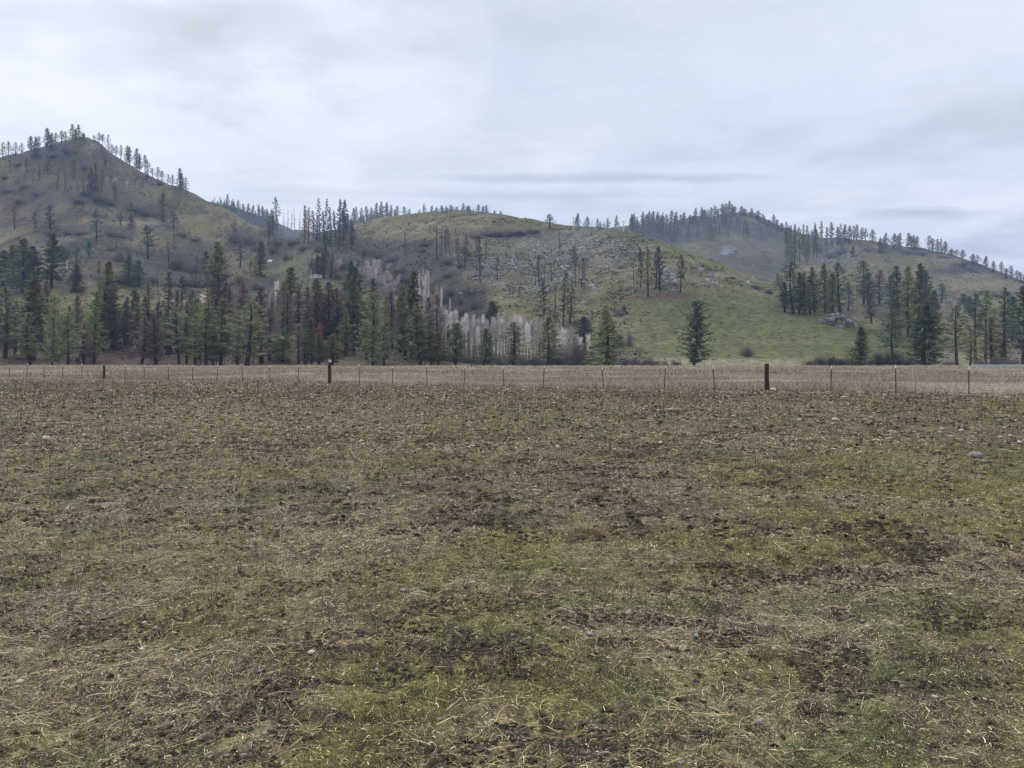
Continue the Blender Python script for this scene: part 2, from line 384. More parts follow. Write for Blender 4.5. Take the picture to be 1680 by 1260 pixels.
for key in ORDER:
    h = HILLS[key]
    px = np.arange(h.px[0], h.px[1] + .1, 3.0 if key in ('left', 'mid', 'right') else 5.0)
    if key == 'left': px = np.concatenate([np.arange(-900, -100, 8.0), np.arange(-100, 838.1, 2.6)])
    if key == 'right': px = np.concatenate([np.arange(1242, 1760, 2.8), np.arange(1760, 2701, 9.0)])
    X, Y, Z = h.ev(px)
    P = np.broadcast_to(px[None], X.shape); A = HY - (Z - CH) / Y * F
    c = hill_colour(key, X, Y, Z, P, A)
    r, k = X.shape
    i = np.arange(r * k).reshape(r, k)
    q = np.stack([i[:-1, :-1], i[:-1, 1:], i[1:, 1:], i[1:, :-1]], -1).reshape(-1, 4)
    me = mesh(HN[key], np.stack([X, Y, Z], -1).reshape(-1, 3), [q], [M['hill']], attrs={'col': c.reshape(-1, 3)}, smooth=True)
    obj(HN[key], me, kind='structure')
    SURF[key] = (X, Y, Z, P, A, c)

# the wide ground sheet that carries everything out to the horizon
def m_ground():
    t = NT('ground_soil_grass'); p = t.pos()
    c = t.mix(t.ramp(t.noise(p, 0.05, 5), .4, .6), (0.12, 0.105, 0.06), (0.17, 0.145, 0.095))
    return t.bsdf(c, 0.95, 0.05)
g = np.array([(-6000, -3000), (6000, -3000), (6000, 9000), (-6000, 9000)], float)
obj('ground', mesh('ground', np.c_[g, np.full(4, -1.6)], [np.array([[0, 1, 2, 3]])], [m_ground()]), kind='structure')

# ------------------------------------------------------------------ the field
def field_cols(x, y):
    """soil, moss, straw shares and beyond-fence share"""
    soil = clod(x, y)
    w = fbm(x / 9, y / 9, 3, 141); v = fbm(x / 1.6, y / 1.6, 3, 143); u = fbm(x / 0.28, y / 0.28, 2, 147)
    moss = ss(.45, .57, .6 * w + .4 * v)
    straw = ss(.48, .62, .5 * fbm(x / 5, y / 5, 3, 151) + .5 * fbm(x / .8, y / .8, 2, 153))
    green = ss(.56, .66, fbm(x / .32 + 3, y / .32, 3, 157)) * ss(.42, .58, fbm(x / 2.2, y / 2.2, 2, 159))
    d = y - FENCE(x)
    bey = ss(-10.0, 9.0, d + (v - .5) * 14)
    return soil, moss, straw, green, bey, w, v, u
def field_colour(x, y):
    soil, moss, straw, green, bey, w, v, u = field_cols(x, y)
    c = np.empty(x.shape + (3,)); c[:] = (0.178, 0.144, 0.076)
    c = mixc(c, (0.172, 0.155, 0.034), moss * .76)
    c = mixc(c, (0.24, 0.205, 0.122), straw * .6)
    c = mixc(c, (0.115, 0.130, 0.036), green * .5)
    c = mixc(c, (0.185, 0.170, 0.065), ss(.56, .66, fbm(x / 7, y / 4, 3, 163)) * ss(12, 24, y) * .45)
    c = mixc(c, (0.14, 0.112, 0.082), ss(.54, .66, fbm(x / 5, y / 5, 3, 167)) * .3)
    c = mixc(c, (0.060, 0.046, 0.035), soil * .7)
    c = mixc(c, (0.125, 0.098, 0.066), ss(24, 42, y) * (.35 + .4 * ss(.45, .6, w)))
    dry = mixc(np.broadcast_to(np.array((0.245, 0.198, 0.150)), x.shape + (3,)), (0.37, 0.305, 0.22), ss(.42, .6, fbm(x / 18, y / 9, 3, 171)))
    c = mixc(c, (0.125, 0.098, 0.066), ss(24, 42, y) * (.35 + .4 * ss(.45, .6, w)))
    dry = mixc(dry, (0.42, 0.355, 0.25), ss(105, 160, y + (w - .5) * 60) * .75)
    c = mixc(c, dry, bey)
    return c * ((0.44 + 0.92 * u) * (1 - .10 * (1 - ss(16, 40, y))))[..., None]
def m_field():
    t = NT('field_ground'); p = t.pos()
    a = t.noise(p, 9.0, 6, 0.7); b = t.noise(p, 55.0, 4, 0.7); s = t.noise(p, 2.2, 5, 0.65)
    k = t.math('MULTIPLY', t.ramp(a, 0.40, 0.62, 0.28, 1.5), t.ramp(b, 0.36, 0.64, 0.4, 1.55))
    k = t.math('MULTIPLY', k, t.ramp(s, .3, .7, .75, 1.25))
    vm = t.n('ShaderNodeVectorMath', operation='SCALE'); t.put(vm.inputs[0], t.attr('col')); t.put(vm.inputs['Scale'], k)
    e = t.noise(p, 170.0, 3, 0.8)
    cc = t.mix(t.ramp(e, .57, .62), vm.outputs[0], (0.46, 0.39, 0.28)); cc = t.mix(t.ramp(e, .47, .41), cc, (0.030, 0.023, 0.016))
    h = t.math('ADD', t.math('MULTIPLY', a, 0.7), t.math('MULTIPLY', b, 0.3))
    return t.bsdf(cc, 0.95, 0.05, bump=h, strength=1.0, dist=0.05)
M['field'] = m_field()
ys = 1.0 * (335 / 1.0) ** np.linspace(0, 1, 900)
fx = np.concatenate([np.linspace(-1.7, -0.78, 60)[:-1], np.linspace(-0.78, 0.78, 620), np.linspace(0.78, 1.7, 60)[1:]])
Y = np.broadcast_to(ys[:, None], (len(ys), len(fx))); X = fx[None] * Y + np.sign(fx[None]) * 0.0
Z = hfield(X, Y)
i = np.arange(Z.size).reshape(Z.shape)
q = np.stack([i[:-1, :-1], i[:-1, 1:], i[1:, 1:], i[1:, :-1]], -1).reshape(-1, 4)
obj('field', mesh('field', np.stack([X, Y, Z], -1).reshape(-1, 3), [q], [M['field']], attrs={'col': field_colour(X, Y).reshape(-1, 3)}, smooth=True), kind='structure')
def zf(x, y): return hfield(np.asarray(x, float), np.asarray(y, float))

# ------------------------------------------------------------------ camera, sky, sun, air
cam = bpy.data.cameras.new('camera'); co = bpy.data.objects.new('camera', cam); COL.objects.link(co)
co.location = (0, 0, CH); co.rotation_euler = (R(90), 0, 0)
cam.sensor_width = 36.0; cam.lens = 36.0 * F / 1680.0; cam.shift_y = -(630 - HY) / 1680.0
cam.clip_end = 20000; cam.clip_start = 0.05; SC.camera = co
SUN_EL, SUN_AZ = R(38), R(-35)          # high thin cloud, the brightest part of it ahead on the left
w = bpy.data.worlds.new('World'); SC.world = w; w.use_nodes = True
nt = w.node_tree; nt.nodes.clear()
class W(NT):
    def __init__(s, t): s.t = t
t = W(nt)
out = t.n('ShaderNodeOutputWorld'); bg = t.n('ShaderNodeBackground'); bg.inputs['Strength'].default_value = 0.1
sky = t.n('ShaderNodeTexSky', sky_type='NISHITA'); sky.sun_disc = False
sky.sun_elevation = SUN_EL; sky.sun_rotation = SUN_AZ; sky.air_density = 1.0; sky.dust_density = 2.0
dirv = t.n('ShaderNodeTexCoord').outputs['Generated']
sep = t.n('ShaderNodeSeparateXYZ'); t.l(dirv, sep.inputs[0])
# cloud banks at fixed bearings: px, py = bearing and height above the horizon in units of 1/1293
yy = t.math('MAXIMUM', sep.outputs[1], 0.05)
bx = t.math('DIVIDE', sep.outputs[0], yy); bz = t.math('DIVIDE', sep.outputs[2], yy)
front = t.ramp(sep.outputs[1], 0.1, 0.4)
zz = t.math('ADD', t.math('MAXIMUM', sep.outputs[2], 0.0), 0.10)
cv = t.n('ShaderNodeCombineXYZ')
t.l(t.math('DIVIDE', sep.outputs[0], zz), cv.inputs[0]); t.l(t.math('DIVIDE', sep.outputs[1], zz), cv.inputs[1])
mp = t.n('ShaderNodeMapping'); t.l(cv.outputs[0], mp.inputs[0]); mp.inputs['Location'].default_value = (3.1, 1.7, 0.0); mp.inputs['Rotation'].default_value = (0, 0, 0.25)
n1 = t.noise(mp.outputs[0], 0.55, 5, 0.55); n2 = t.noise(mp.outputs[0], 1.25, 6, 0.6); n3 = t.noise(mp.outputs[0], 0.33, 3, 0.5)
base = t.mix(t.ramp(sep.outputs[2], 0.06, 0.34), (6.05, 6.90, 8.15), (6.6, 7.35, 8.45))
c = t.mix(t.ramp(n3, .40, .62), base, (7.5, 7.8, 9.0))                    # warmer, lilac-white cloud
c = t.mix(t.math('MULTIPLY', t.ramp(n1, .50, .66), .7), c, (5.05, 5.70, 6.35))          # grey undersides
c = t.mix(t.math('MULTIPLY', t.ramp(n2, .51, .64), .62), c, (4.75, 5.55, 6.60))
c = t.mix(t.math('MULTIPLY', t.ramp(n2, .47, .34), .6), c, (7.9, 8.15, 9.1))
wn = t.noise(mp.outputs[0], 1.6, 5, 0.6); wn2 = t.noise(mp.outputs[0], 0.7, 4, 0.6)
def bank(cx, cy, rx, ry, k, col):
    global c
    a = t.math('DIVIDE', t.math('SUBTRACT', bx, (cx - CX) / F), rx / F); b = t.math('DIVIDE', t.math('SUBTRACT', bz, (HY - cy) / F), ry / F)
    a = t.math('ADD', a, t.ramp(wn2, .3, .7, -.8, .8)); b = t.math('ADD', b, t.ramp(wn, .3, .7, -.8, .8))
    d = t.math('SQRT', t.math('ADD', t.math('MULTIPLY', a, a), t.math('MULTIPLY', b, b)))
    c = t.mix(t.math('MULTIPLY', t.math('MULTIPLY', t.ramp(d, 0.15, 1.25, 1, 0), front), k), c, col)
WHITE, GREY, BLUE, DGREY = (8.2, 8.4, 9.4), (5.1, 5.7, 6.25), (6.4, 7.2, 8.3), (4.6, 5.35, 6.4)
bank(60, 130, 330, 160, .8, WHITE); bank(620, 200, 200, 130, .7, WHITE); bank(1580, 330, 240, 40, .7, WHITE)
bank(400, 70, 200, 85, 1.0, GREY); bank(120, 20, 260, 40, .5, GREY); bank(900, 20, 240, 60, .35, GREY); bank(1000, 130, 330, 110, .55, BLUE); bank(1560, 190, 220, 60, .5, GREY)
bank(980, 291, 190, 8, .9, DGREY); bank(880, 320, 160, 8, .6, DGREY); bank(600, 312, 330, 12, .4, DGREY); bank(480, 330, 260, 10, .35, DGREY)
bank(1455, 350, 140, 14, 1.0, DGREY); bank(1650, 402, 130, 20, .9, DGREY); bank(1130, 345, 170, 10, .4, DGREY); bank(240, 290, 160, 12, .2, DGREY)
vm = t.n('ShaderNodeVectorMath', operation='SCALE'); t.l(c, vm.inputs[0]); t.l(t.ramp(sep.outputs[2], 0.42, 0.95, 0.955, 1.95), vm.inputs['Scale'])     # an overcast sky is brightest overhead
t.l(t.mix(0.94, sky.outputs[0], vm.outputs[0]), bg.inputs['Color']); t.l(bg.outputs[0], out.inputs['Surface'])
sl = bpy.data.lights.new('sun', 'SUN'); sl.energy = 1.5; sl.angle = R(14); sl.color = (1.0, 0.96, 0.9)
so = bpy.data.objects.new('sun', sl); COL.objects.link(so); so.rotation_euler = (R(90) - SUN_EL, 0, math.pi - SUN_AZ)
so.location = (0, 0, 500)
SC.view_settings.view_transform = 'Standard'; SC.view_settings.look = 'None'; SC.view_settings.exposure = 0.33; SC.view_settings.gamma = 1.0
SC.cycles.max_bounces = 4; SC.cycles.diffuse_bounces = 3; SC.cycles.glossy_bounces = 1; SC.cycles.transmission_bounces = 1; SC.cycles.volume_bounces = 0
SC.cycles.use_denoising = True; SC.cycles.denoising_input_passes = 'RGB_ALBEDO_NORMAL'; SC.cycles.denoising_prefilter = 'NONE'
hz = bpy.data.materials.new('haze_air'); hz.use_nodes = True; ht = hz.node_tree; ht.nodes.clear()
ho = ht.nodes.new('ShaderNodeOutputMaterial'); pv = ht.nodes.new('ShaderNodeVolumePrincipled')
pv.inputs['Color'].default_value = (0.55, 0.69, 1.0, 1); pv.inputs['Density'].default_value = 0.00016; pv.inputs['Anisotropy'].default_value = 0.0
ht.links.new(pv.outputs[0], ho.inputs['Volume'])
b = MB(); b.box(-3600, 3600, -700, 3200, -2.6, 300)
obj('haze', b.mesh('haze', hz, attrs=False), kind='stuff')
# ------------------------------------------------------------------ what lies on and grows in the field (uncountable: stuff)
M['litter'] = m_attr('dry_litter', 0.8, 0.12)
def scatter(n, y0, y1, side=0.70, pad=1.2, power=1.0):
    """points on the field, evenly spread in the ground plane (power<1: denser close by)"""
    u = rng.random(n); k = 2.0 * power
    y = (y0 ** k + u * (y1 ** k - y0 ** k)) ** (1 / k)
    x = (rng.random(n) * 2 - 1) * (side * y + pad)
    return x, y
def ribbons(x, y, az, L, curl, wd, lift, col, seg=3, up=None, z0=0.004, tip=0.5, tilt=0.5):
    """curved strands; up: elevation angle (None = lying on the ground)"""
    n = len(x); s = np.linspace(0, 1, seg + 1)
    px_, py_, pz_ = np.empty((n, seg + 1)), np.empty((n, seg + 1)), np.empty((n, seg + 1))
    cx, cy = x.copy(), y.copy(); zb = zf(x, y); zacc = np.zeros(n)
    for k in range(seg + 1):
        a = az + curl * (s[k] - .5) * 2
        if k:
            st = L / seg
            if up is None: cx = cx + np.cos(a) * st; cy = cy + np.sin(a) * st
            else:
                e = up - np.abs(curl) * s[k] * .6
                cx = cx + np.cos(az) * np.cos(e) * st; cy = cy + np.sin(az) * np.cos(e) * st; zacc = zacc + np.sin(e) * st
        px_[:, k], py_[:, k] = cx, cy
        pz_[:, k] = (zf(cx, cy) + z0 + lift * np.sin(np.pi * s[k])) if up is None else zb + zacc
    dx = np.gradient(px_, axis=1); dy = np.gradient(py_, axis=1); nl = np.hypot(dx, dy) + 1e-9
    if up is None:
        sx, sy = -dy / nl, dx / nl; sz = np.broadcast_to((rng.random(n) * 2 - 1)[:, None] * tilt, sx.shape)
    else:
        ra = rng.random(n) * np.pi; sx = np.broadcast_to(np.cos(ra)[:, None], px_.shape); sy = np.broadcast_to((np.sin(ra) * .5)[:, None], px_.shape); sz = np.zeros_like(sx)
    taper = (1 - (1 - tip) * s)[None] * wd[:, None] * .5
    A = np.stack([px_ - sx * taper, py_ - sy * taper, pz_ - sz * taper], -1); B = np.stack([px_ + sx * taper, py_ + sy * taper, pz_ + sz * taper], -1)
    V = np.stack([A, B], 2).reshape(-1, 3)
    b = (np.arange(n) * 2 * (seg + 1))[:, None]
    q = np.concatenate([b + np.array([[2 * k, 2 * k + 1, 2 * k + 3, 2 * k + 2]]) for k in range(seg)])
    return V, q, np.repeat(col, 2 * (seg + 1), axis=0)
def join(parts):
    V, Q, C, o = [], [], [], 0
    for v, q, c in parts:
        V.append(v); Q.append(q + o); C.append(c); o += len(v)
    return np.concatenate(V), np.concatenate(Q), np.concatenate(C)
def stuff(name, parts):
    V, Q, C = join(parts)
    obj(name, mesh(name, V, [Q], [M['litter']], attrs={'col': C}), kind='stuff')
def pick(n, pal, wts, var=0.25):
    p = np.array(pal); i = rng.choice(len(p), n, p=np.array(wts) / sum(wts))
    return p[i] * (1 + (rng.random((n, 1)) * 2 - 1) * var)
def tint(x, y, c, k):
    """litter takes part of its colour from what grows where it lies"""
    f = field_colour(x, y); f = f / f.mean(axis=1, keepdims=True); g = c.mean(axis=1, keepdims=True)
    return c * (1 - k) + f * g * k * (0.9 + .25 * (f[:, :1] - f[:, 2:]))
def keep(m, *a): return [v[m] for v in a]
STRAW = [(0.70, 0.54, 0.29), (0.58, 0.39, 0.19), (0.74, 0.64, 0.46), (0.40, 0.27, 0.14), (0.58, 0.33, 0.16), (0.50, 0.45, 0.35)]
FINE = [(0.52, 0.43, 0.27), (0.31, 0.24, 0.125), (0.10, 0.075, 0.046), (0.034, 0.026, 0.020), (0.74, 0.66, 0.53), (0.36, 0.32, 0.27)]
def density(n, y0, y1, keepfun, **k):
    x, y = scatter(n, y0, y1, **k); soil, moss, straw, green, bey, w, v, u = field_cols(x, y)
    m = (rng.random(n) < keepfun(soil, moss, straw, green, bey, w, v, u)) & (bey < .4)
    return keep(m, x, y)
# long dry stalks lying about
parts = []
for n, y0, y1, l0, l1, w0, w1 in ((23000, 2.2, 7.5, .03, .16, .0013, .0036), (28000, 7.5, 18, .05, .24, .0024, .005), (20000, 18, 42, .10, .34, .005, .010)):
    x, y = density(n, y0, y1, lambda soil, moss, straw, green, bey, w, v, u: (0.25 + .75 * straw) * (1 - .55 * soil) * (1 - .5 * green))
    m = len(x); az = np.where(rng.random(m) < .7, rng.normal(0.2, .75, m), rng.random(m) * 6.283) + np.where(rng.random(m) < .5, np.pi, 0)
    L = l0 + (l1 - l0) * rng.random(m) ** 1.8
    parts.append(ribbons(x, y, az, L, rng.normal(0, .30, m), w0 + (w1 - w0) * rng.random(m) ** 1.5, L * rng.random(m) ** 2 * .12, tint(x, y, pick(m, STRAW, (3, 4, 1.0, 4, 3, 1.5)), .2), seg=4))
stuff('dry_straw', parts)
# short broken litter: leaf bits, chaff, stems
parts = []
for n, y0, y1, l0, l1, w0, w1 in ((210000, 2.2, 6.5, .006, .040, .0012, .0036), (200000, 6.5, 14, .012, .06, .002, .006), (110000, 14, 34, .04, .14, .006, .016), (50000, 34, 64, .10, .30, .014, .04)):
    x, y = density(n, y0, y1, lambda soil, moss, straw, green, bey, w, v, u: (1 - .25 * soil) * (1 - .4 * green) * (.55 + .45 * straw) * (1 - .35 * moss))
    m = len(x); L = l0 + (l1 - l0) * rng.random(m) ** 2.2
    parts.append(ribbons(x, y, rng.random(m) * 6.283, L, rng.normal(0, .2, m), w0 + (w1 - w0) * rng.random(m), L * rng.random(m) * .25, tint(x, y, pick(m, FINE, (3.2, 3.2, 2.6, 3.0, 1.6, 1.6)), .5), seg=2, tilt=.9))
stuff('plant_litter', parts)
# low grass and moss shoots, green and olive
parts = []
for n, y0, y1, l0, l1, w0, w1 in ((150000, 2.2, 6.5, .012, .045, .0014, .0032), (120000, 6.5, 14, .015, .06, .003, .006), (90000, 14, 36, .03, .09, .007, .015), (50000, 36, 72, .06, .14, .02, .04)):
    x, y = density(n, y0, y1, lambda soil, moss, straw, green, bey, w, v, u: (.18 + .5 * moss + .9 * green) * (1 - .7 * soil))
    m = len(x); g = field_cols(x, y)[3]
    c = pick(m, [(0.195, 0.168, 0.050), (0.155, 0.148, 0.044), (0.26, 0.215, 0.088), (0.31, 0.25, 0.13)], (4, 3, 3, 2))
    c = mixc(c, pick(m, [(0.095, 0.165, 0.045), (0.135, 0.20, 0.06), (0.08, 0.135, 0.06)], (3, 2, 2)), np.clip(g * 1.1, 0, 1) * (rng.random(m) < .8))
    parts.append(ribbons(x, y, rng.random(m) * 6.283, l0 + (l1 - l0) * rng.random(m), np.abs(rng.normal(.5, .4, m)), w0 + (w1 - w0) * rng.random(m), 0, c, seg=2, up=R(20) + R(65) * rng.random(m), tip=.15))
stuff('short_grass', parts)
# tussocks: matted clumps of dead and green blades rooted together
parts = []
for n, nb, y0, y1, l0, l1, w0, w1 in ((1100, 26, 2.3, 8, .025, .11, .0016, .0035), (4200, 16, 8, 20, .035, .13, .003, .006), (5200, 9, 20, 45, .05, .16, .008, .016), (3600, 6, 45, 66, .08, .2, .02, .03)):
    x, y = density(n, y0, y1, lambda soil, moss, straw, green, bey, w, v, u: .35 + .65 * ss(.45, .6, v))
    m = len(x); rad = .02 + .05 * rng.random(m); base = mixc(pick(m, [(0.34, 0.28, 0.16), (0.24, 0.185, 0.10), (0.20, 0.18, 0.06), (0.42, 0.36, 0.24)], (3, 3, 3, 1.5)), (0.12, 0.15, 0.042), field_cols(x, y)[3] * .8)
    X = np.repeat(x, nb); Yy = np.repeat(y, nb); a = rng.random(m * nb) * 6.283; d = rng.random(m * nb) ** .6 * np.repeat(rad, nb); fl = np.repeat(rng.random(m), nb)
    parts.append(ribbons(X + np.cos(a) * d, Yy + np.sin(a) * d * .8, a + rng.normal(0, .7, m * nb), (l0 + (l1 - l0) * rng.random(m * nb)) * (.5 + fl), np.abs(rng.normal(.5, .35, m * nb)), w0 + (w1 - w0) * rng.random(m * nb), 0, np.repeat(base, nb, axis=0) * (.45 + .9 * rng.random((m * nb, 1))), seg=3, up=R(12) + R(60) * rng.random(m * nb), tip=.2))
# taller dead grass along the foot of the fence
m = 9000; a = rng.random(m); x = -45 + 85 * a; y = FENCE(x) + rng.normal(0, .45, m); k = vn(x / .9, y * 0, 191) > .45; x, y = x[k], y[k]; m = len(x)
parts.append(ribbons(x, y, rng.random(m) * 6.283, .10 + .38 * rng.random(m) ** 2, np.abs(rng.normal(.3, .25, m)), .008 + .014 * rng.random(m), 0, pick(m, [(0.38, 0.31, 0.19), (0.24, 0.18, 0.11), (0.14, 0.10, 0.07)], (3, 3, 2)), seg=2, up=R(55) + R(35) * rng.random(m), tip=.3))
stuff('grass_tussocks', parts)
# crumbs and clods of dark soil thrown up by burrowing
VV, FF, CC, o = [], [], [], 0
octv = np.array([(1, 0, 0), (-1, 0, 0), (0, 1, 0), (0, -1, 0), (0, 0, 1), (0, 0, -1)], float); octf = np.array([(0, 2, 4), (2, 1, 4), (1, 3, 4), (3, 0, 4), (2, 0, 5), (1, 2, 5), (3, 1, 5), (0, 3, 5)])
for n, y0, y1, s0, s1 in ((190000, 2.3, 7, .002, .014), (190000, 7, 18, .004, .026), (110000, 18, 44, .010, .048), (9000, 44, 60, .025, .06)):
    x, y = scatter(n, y0, y1); q = .55 * fbm(x / .55, y / .40, 3, 131) + .45 * fbm(x / .15, y / .12, 2, 133)
    big = ss(.40, .58, vn(x / 3.0, y / 3.0, 137)); k = (rng.random(n) < ss(.53, .62, q) * (.42 + .42 * big) + .03) & (y < FENCE(x) + 2); x, y = x[k], y[k]; n = len(x)
    sz = s0 + (s1 - s0) * rng.random(n) ** 3; V = octv[None] * (sz[:, None, None] * (.5 + .8 * rng.random((n, 6, 1)))) * np.array([1.7, 1, .62]) + rng.normal(0, .25, (n, 6, 3)) * sz[:, None, None]
    V += np.stack([x, y, zf(x, y) + sz * .45], -1)[:, None]; VV.append(V.reshape(-1, 3)); FF.append((octf[None] + (np.arange(n) * 6)[:, None, None]).reshape(-1, 3) + o); o += n * 6
    CC.append(np.repeat(pick(n, [(0.050, 0.038, 0.029), (0.075, 0.056, 0.040), (0.032, 0.025, 0.020), (0.12, 0.092, 0.065)], (4, 3, 3, 1)), 6, axis=0))
obj('soil_clods', mesh('soil_clods', np.concatenate(VV), [np.concatenate(FF)], [M['litter']], attrs={'col': np.concatenate(CC)}), kind='stuff')
# thin dark stalks of last year's weeds standing up
parts = []
for n, y0, y1, l0, l1, w0, w1 in ((2200, 2.6, 9, .06, .26, .0018, .003), (16000, 9, 26, .06, .26, .003, .006), (34000, 26, 64, .08, .28, .007, .013)):
    x, y = density(n, y0, y1, lambda soil, moss, straw, green, bey, w, v, u: ss(.44, .6, fbm(w * 7 + v, u + w * 3, 2, 5)) * .9 + .1)
    m = len(x); L = l0 + (l1 - l0) * rng.random(m) ** 1.5; az = rng.random(m) * 6.283; wd = w0 + (w1 - w0) * rng.random(m)
    c = pick(m, [(0.045, 0.034, 0.028), (0.085, 0.062, 0.046), (0.15, 0.12, 0.085)], (4, 4, 2)); up = R(68) + R(22) * rng.random(m)
    parts.append(ribbons(x, y, az, L, np.abs(rng.normal(.1, .12, m)), wd, 0, c, seg=3, up=up, tip=.45))
    for _ in range(2):                                      # side twigs
        k = rng.random(m) < .45; f = .45 + .4 * rng.random(k.sum()); e = up[k]
        bx = x[k] + np.cos(az[k]) * np.cos(e) * L[k] * f; by = y[k] + np.sin(az[k]) * np.cos(e) * L[k] * f
        v, q, cc = ribbons(bx, by, rng.random(k.sum()) * 6.283, L[k] * .32, np.abs(rng.normal(.2, .2, k.sum())), wd[k] * .7, 0, c[k], seg=2, up=R(35) + R(35) * rng.random(k.sum()), tip=.4)
        dz = np.repeat(zf(x[k], y[k]) + np.sin(e) * L[k] * f - zf(bx, by), 6); v[:, 2] += dz
        parts.append((v, q, cc))
stuff('weed_stalks', parts)
# tall dry grass beyond the fence
parts = []
for n, y0, y1, l0, l1, w0, w1 in ((60000, 38, 90, .08, .34, .02, .05), (70000, 90, 170, .12, .36, .05, .12), (60000, 170, 262, .15, .6, .10, .22)):
    x, y = scatter(n, y0, y1, pad=8); d = y - FENCE(x); cl = fbm(x / 7, y / 7, 3, 181)
    x, y, cl = keep((d > .4) & (rng.random(n) < .25 + .75 * ss(.4, .6, cl)), x, y, cl); m = len(x)
    c = field_colour(x, y); c = mixc(c, pick(m, [(0.36, 0.29, 0.205), (0.22, 0.172, 0.125), (0.46, 0.38, 0.27)], (3, 3, 2)), np.full(m, .55))
    f = ss(175, 215, y)[:, None]; c = c * (1 - f) + pick(m, [(0.50, 0.42, 0.29), (0.38, 0.31, 0.21)], (3, 2)) * f
    parts.append(ribbons(x, y, rng.random(m) * 6.283, (l0 + (l1 - l0) * rng.random(m)) * (.5 + .8 * ss(.45, .65, cl)), np.abs(rng.normal(.3, .25, m)), w0 + (w1 - w0) * rng.random(m), 0, c, seg=2, up=R(50) + R(40) * rng.random(m), tip=.3))
stuff('tall_dry_grass', parts)

# ------------------------------------------------------------------ stones
ICO_V, ICO_F = None, None
def ico(sub):
    import bmesh
    bm = bmesh.new(); bmesh.ops.create_icosphere(bm, subdivisions=sub, radius=1.0)
    V = np.array([v.co[:] for v in bm.verts]); Fc = np.array([[v.index for v in f.verts] for f in bm.faces]); bm.free(); return V, Fc
I1, I2, I3 = ico(1), ico(2), ico(3)
def stone_shape(I, seed, flat=.6, ang=.55):
    V, Fc = I; r = np.random.default_rng(seed)
    d = np.ones(len(V))
    for _ in range(9):                                    # flattened facets
        a = r.normal(size=3); a /= np.linalg.norm(a); k = .62 + .3 * r.random()
        pr = V @ a; d = np.minimum(d, np.where(pr > k, k / np.maximum(pr, 1e-6), 1) * 1.0)
    V = V * (1 - ang + ang * d)[:, None] * (1 + .12 * (r.random((len(V), 1)) - .5))
    return V * np.array([1, .75 + .3 * r.random(), flat]), Fc
parts = []
n = 5200; x, y = scatter(n, 2.4, 32, power=.8); sz = (.005 + .014 * rng.random(n) ** 3) * (1 + y / 18)
octv = np.array([(1, 0, 0), (-1, 0, 0), (0, 1, 0), (0, -1, 0), (0, 0, 1), (0, 0, -1)], float); octf = np.array([(0, 2, 4), (2, 1, 4), (1, 3, 4), (3, 0, 4), (2, 0, 5), (1, 2, 5), (3, 1, 5), (0, 3, 5)])
V = octv[None] * (sz[:, None, None] * (0.6 + .8 * rng.random((n, 6, 1)))) * np.array([1.2, 1, .6]); th = rng.random(n) * 6.283
V = np.stack([V[..., 0] * np.cos(th)[:, None] - V[..., 1] * np.sin(th)[:, None], V[..., 0] * np.sin(th)[:, None] + V[..., 1] * np.cos(th)[:, None], V[..., 2]], -1)
V += np.stack([x, y, zf(x, y) + sz * .3], -1)[:, None]
Fc = (octf[None] + (np.arange(n) * 6)[:, None, None]).reshape(-1, 3)
c = pick(n, [(0.42, 0.36, 0.27), (0.30, 0.25, 0.185), (0.26, 0.235, 0.20), (0.50, 0.44, 0.33)], (3, 3, 3, 1.5))
obj('pebbles', mesh('pebbles', V.reshape(-1, 3), [Fc], [M['litter']], attrs={'col': np.repeat(c, 6, axis=0)}, smooth=True), kind='stuff')

def m_stone(name, a, b):
    t = NT(name); o = t.objco()
    c = t.mix(t.ramp(t.noise(o, 2.2, 5), .38, .62), a, b)
    c = t.mix(t.ramp(t.noise(o, 9, 4), .55, .7), c, (0.10, 0.095, 0.085))
    v = t.ramp(t.rand(), 0, 1, .7, 1.2); vm = t.n('ShaderNodeVectorMath', operation='SCALE'); t.put(vm.inputs[0], c); t.put(vm.inputs['Scale'], v)
    return t.bsdf(vm.outputs[0], 0.9, .15, bump=t.noise(o, 6, 5, .7), strength=.6, dist=.1)
M['stone'] = m_stone('stone_pale', (0.68, 0.61, 0.49), (0.55, 0.48, 0.38))
M['granite'] = m_stone('stone_granite', (0.30, 0.293, 0.285), (0.45, 0.44, 0.425))
STONES = [mesh('stone', *(lambda v, f: (v, [f]))(*stone_shape(I2, 40 + k, .62, 1.0)), [M['stone']], smooth=False) for k in range(5)]
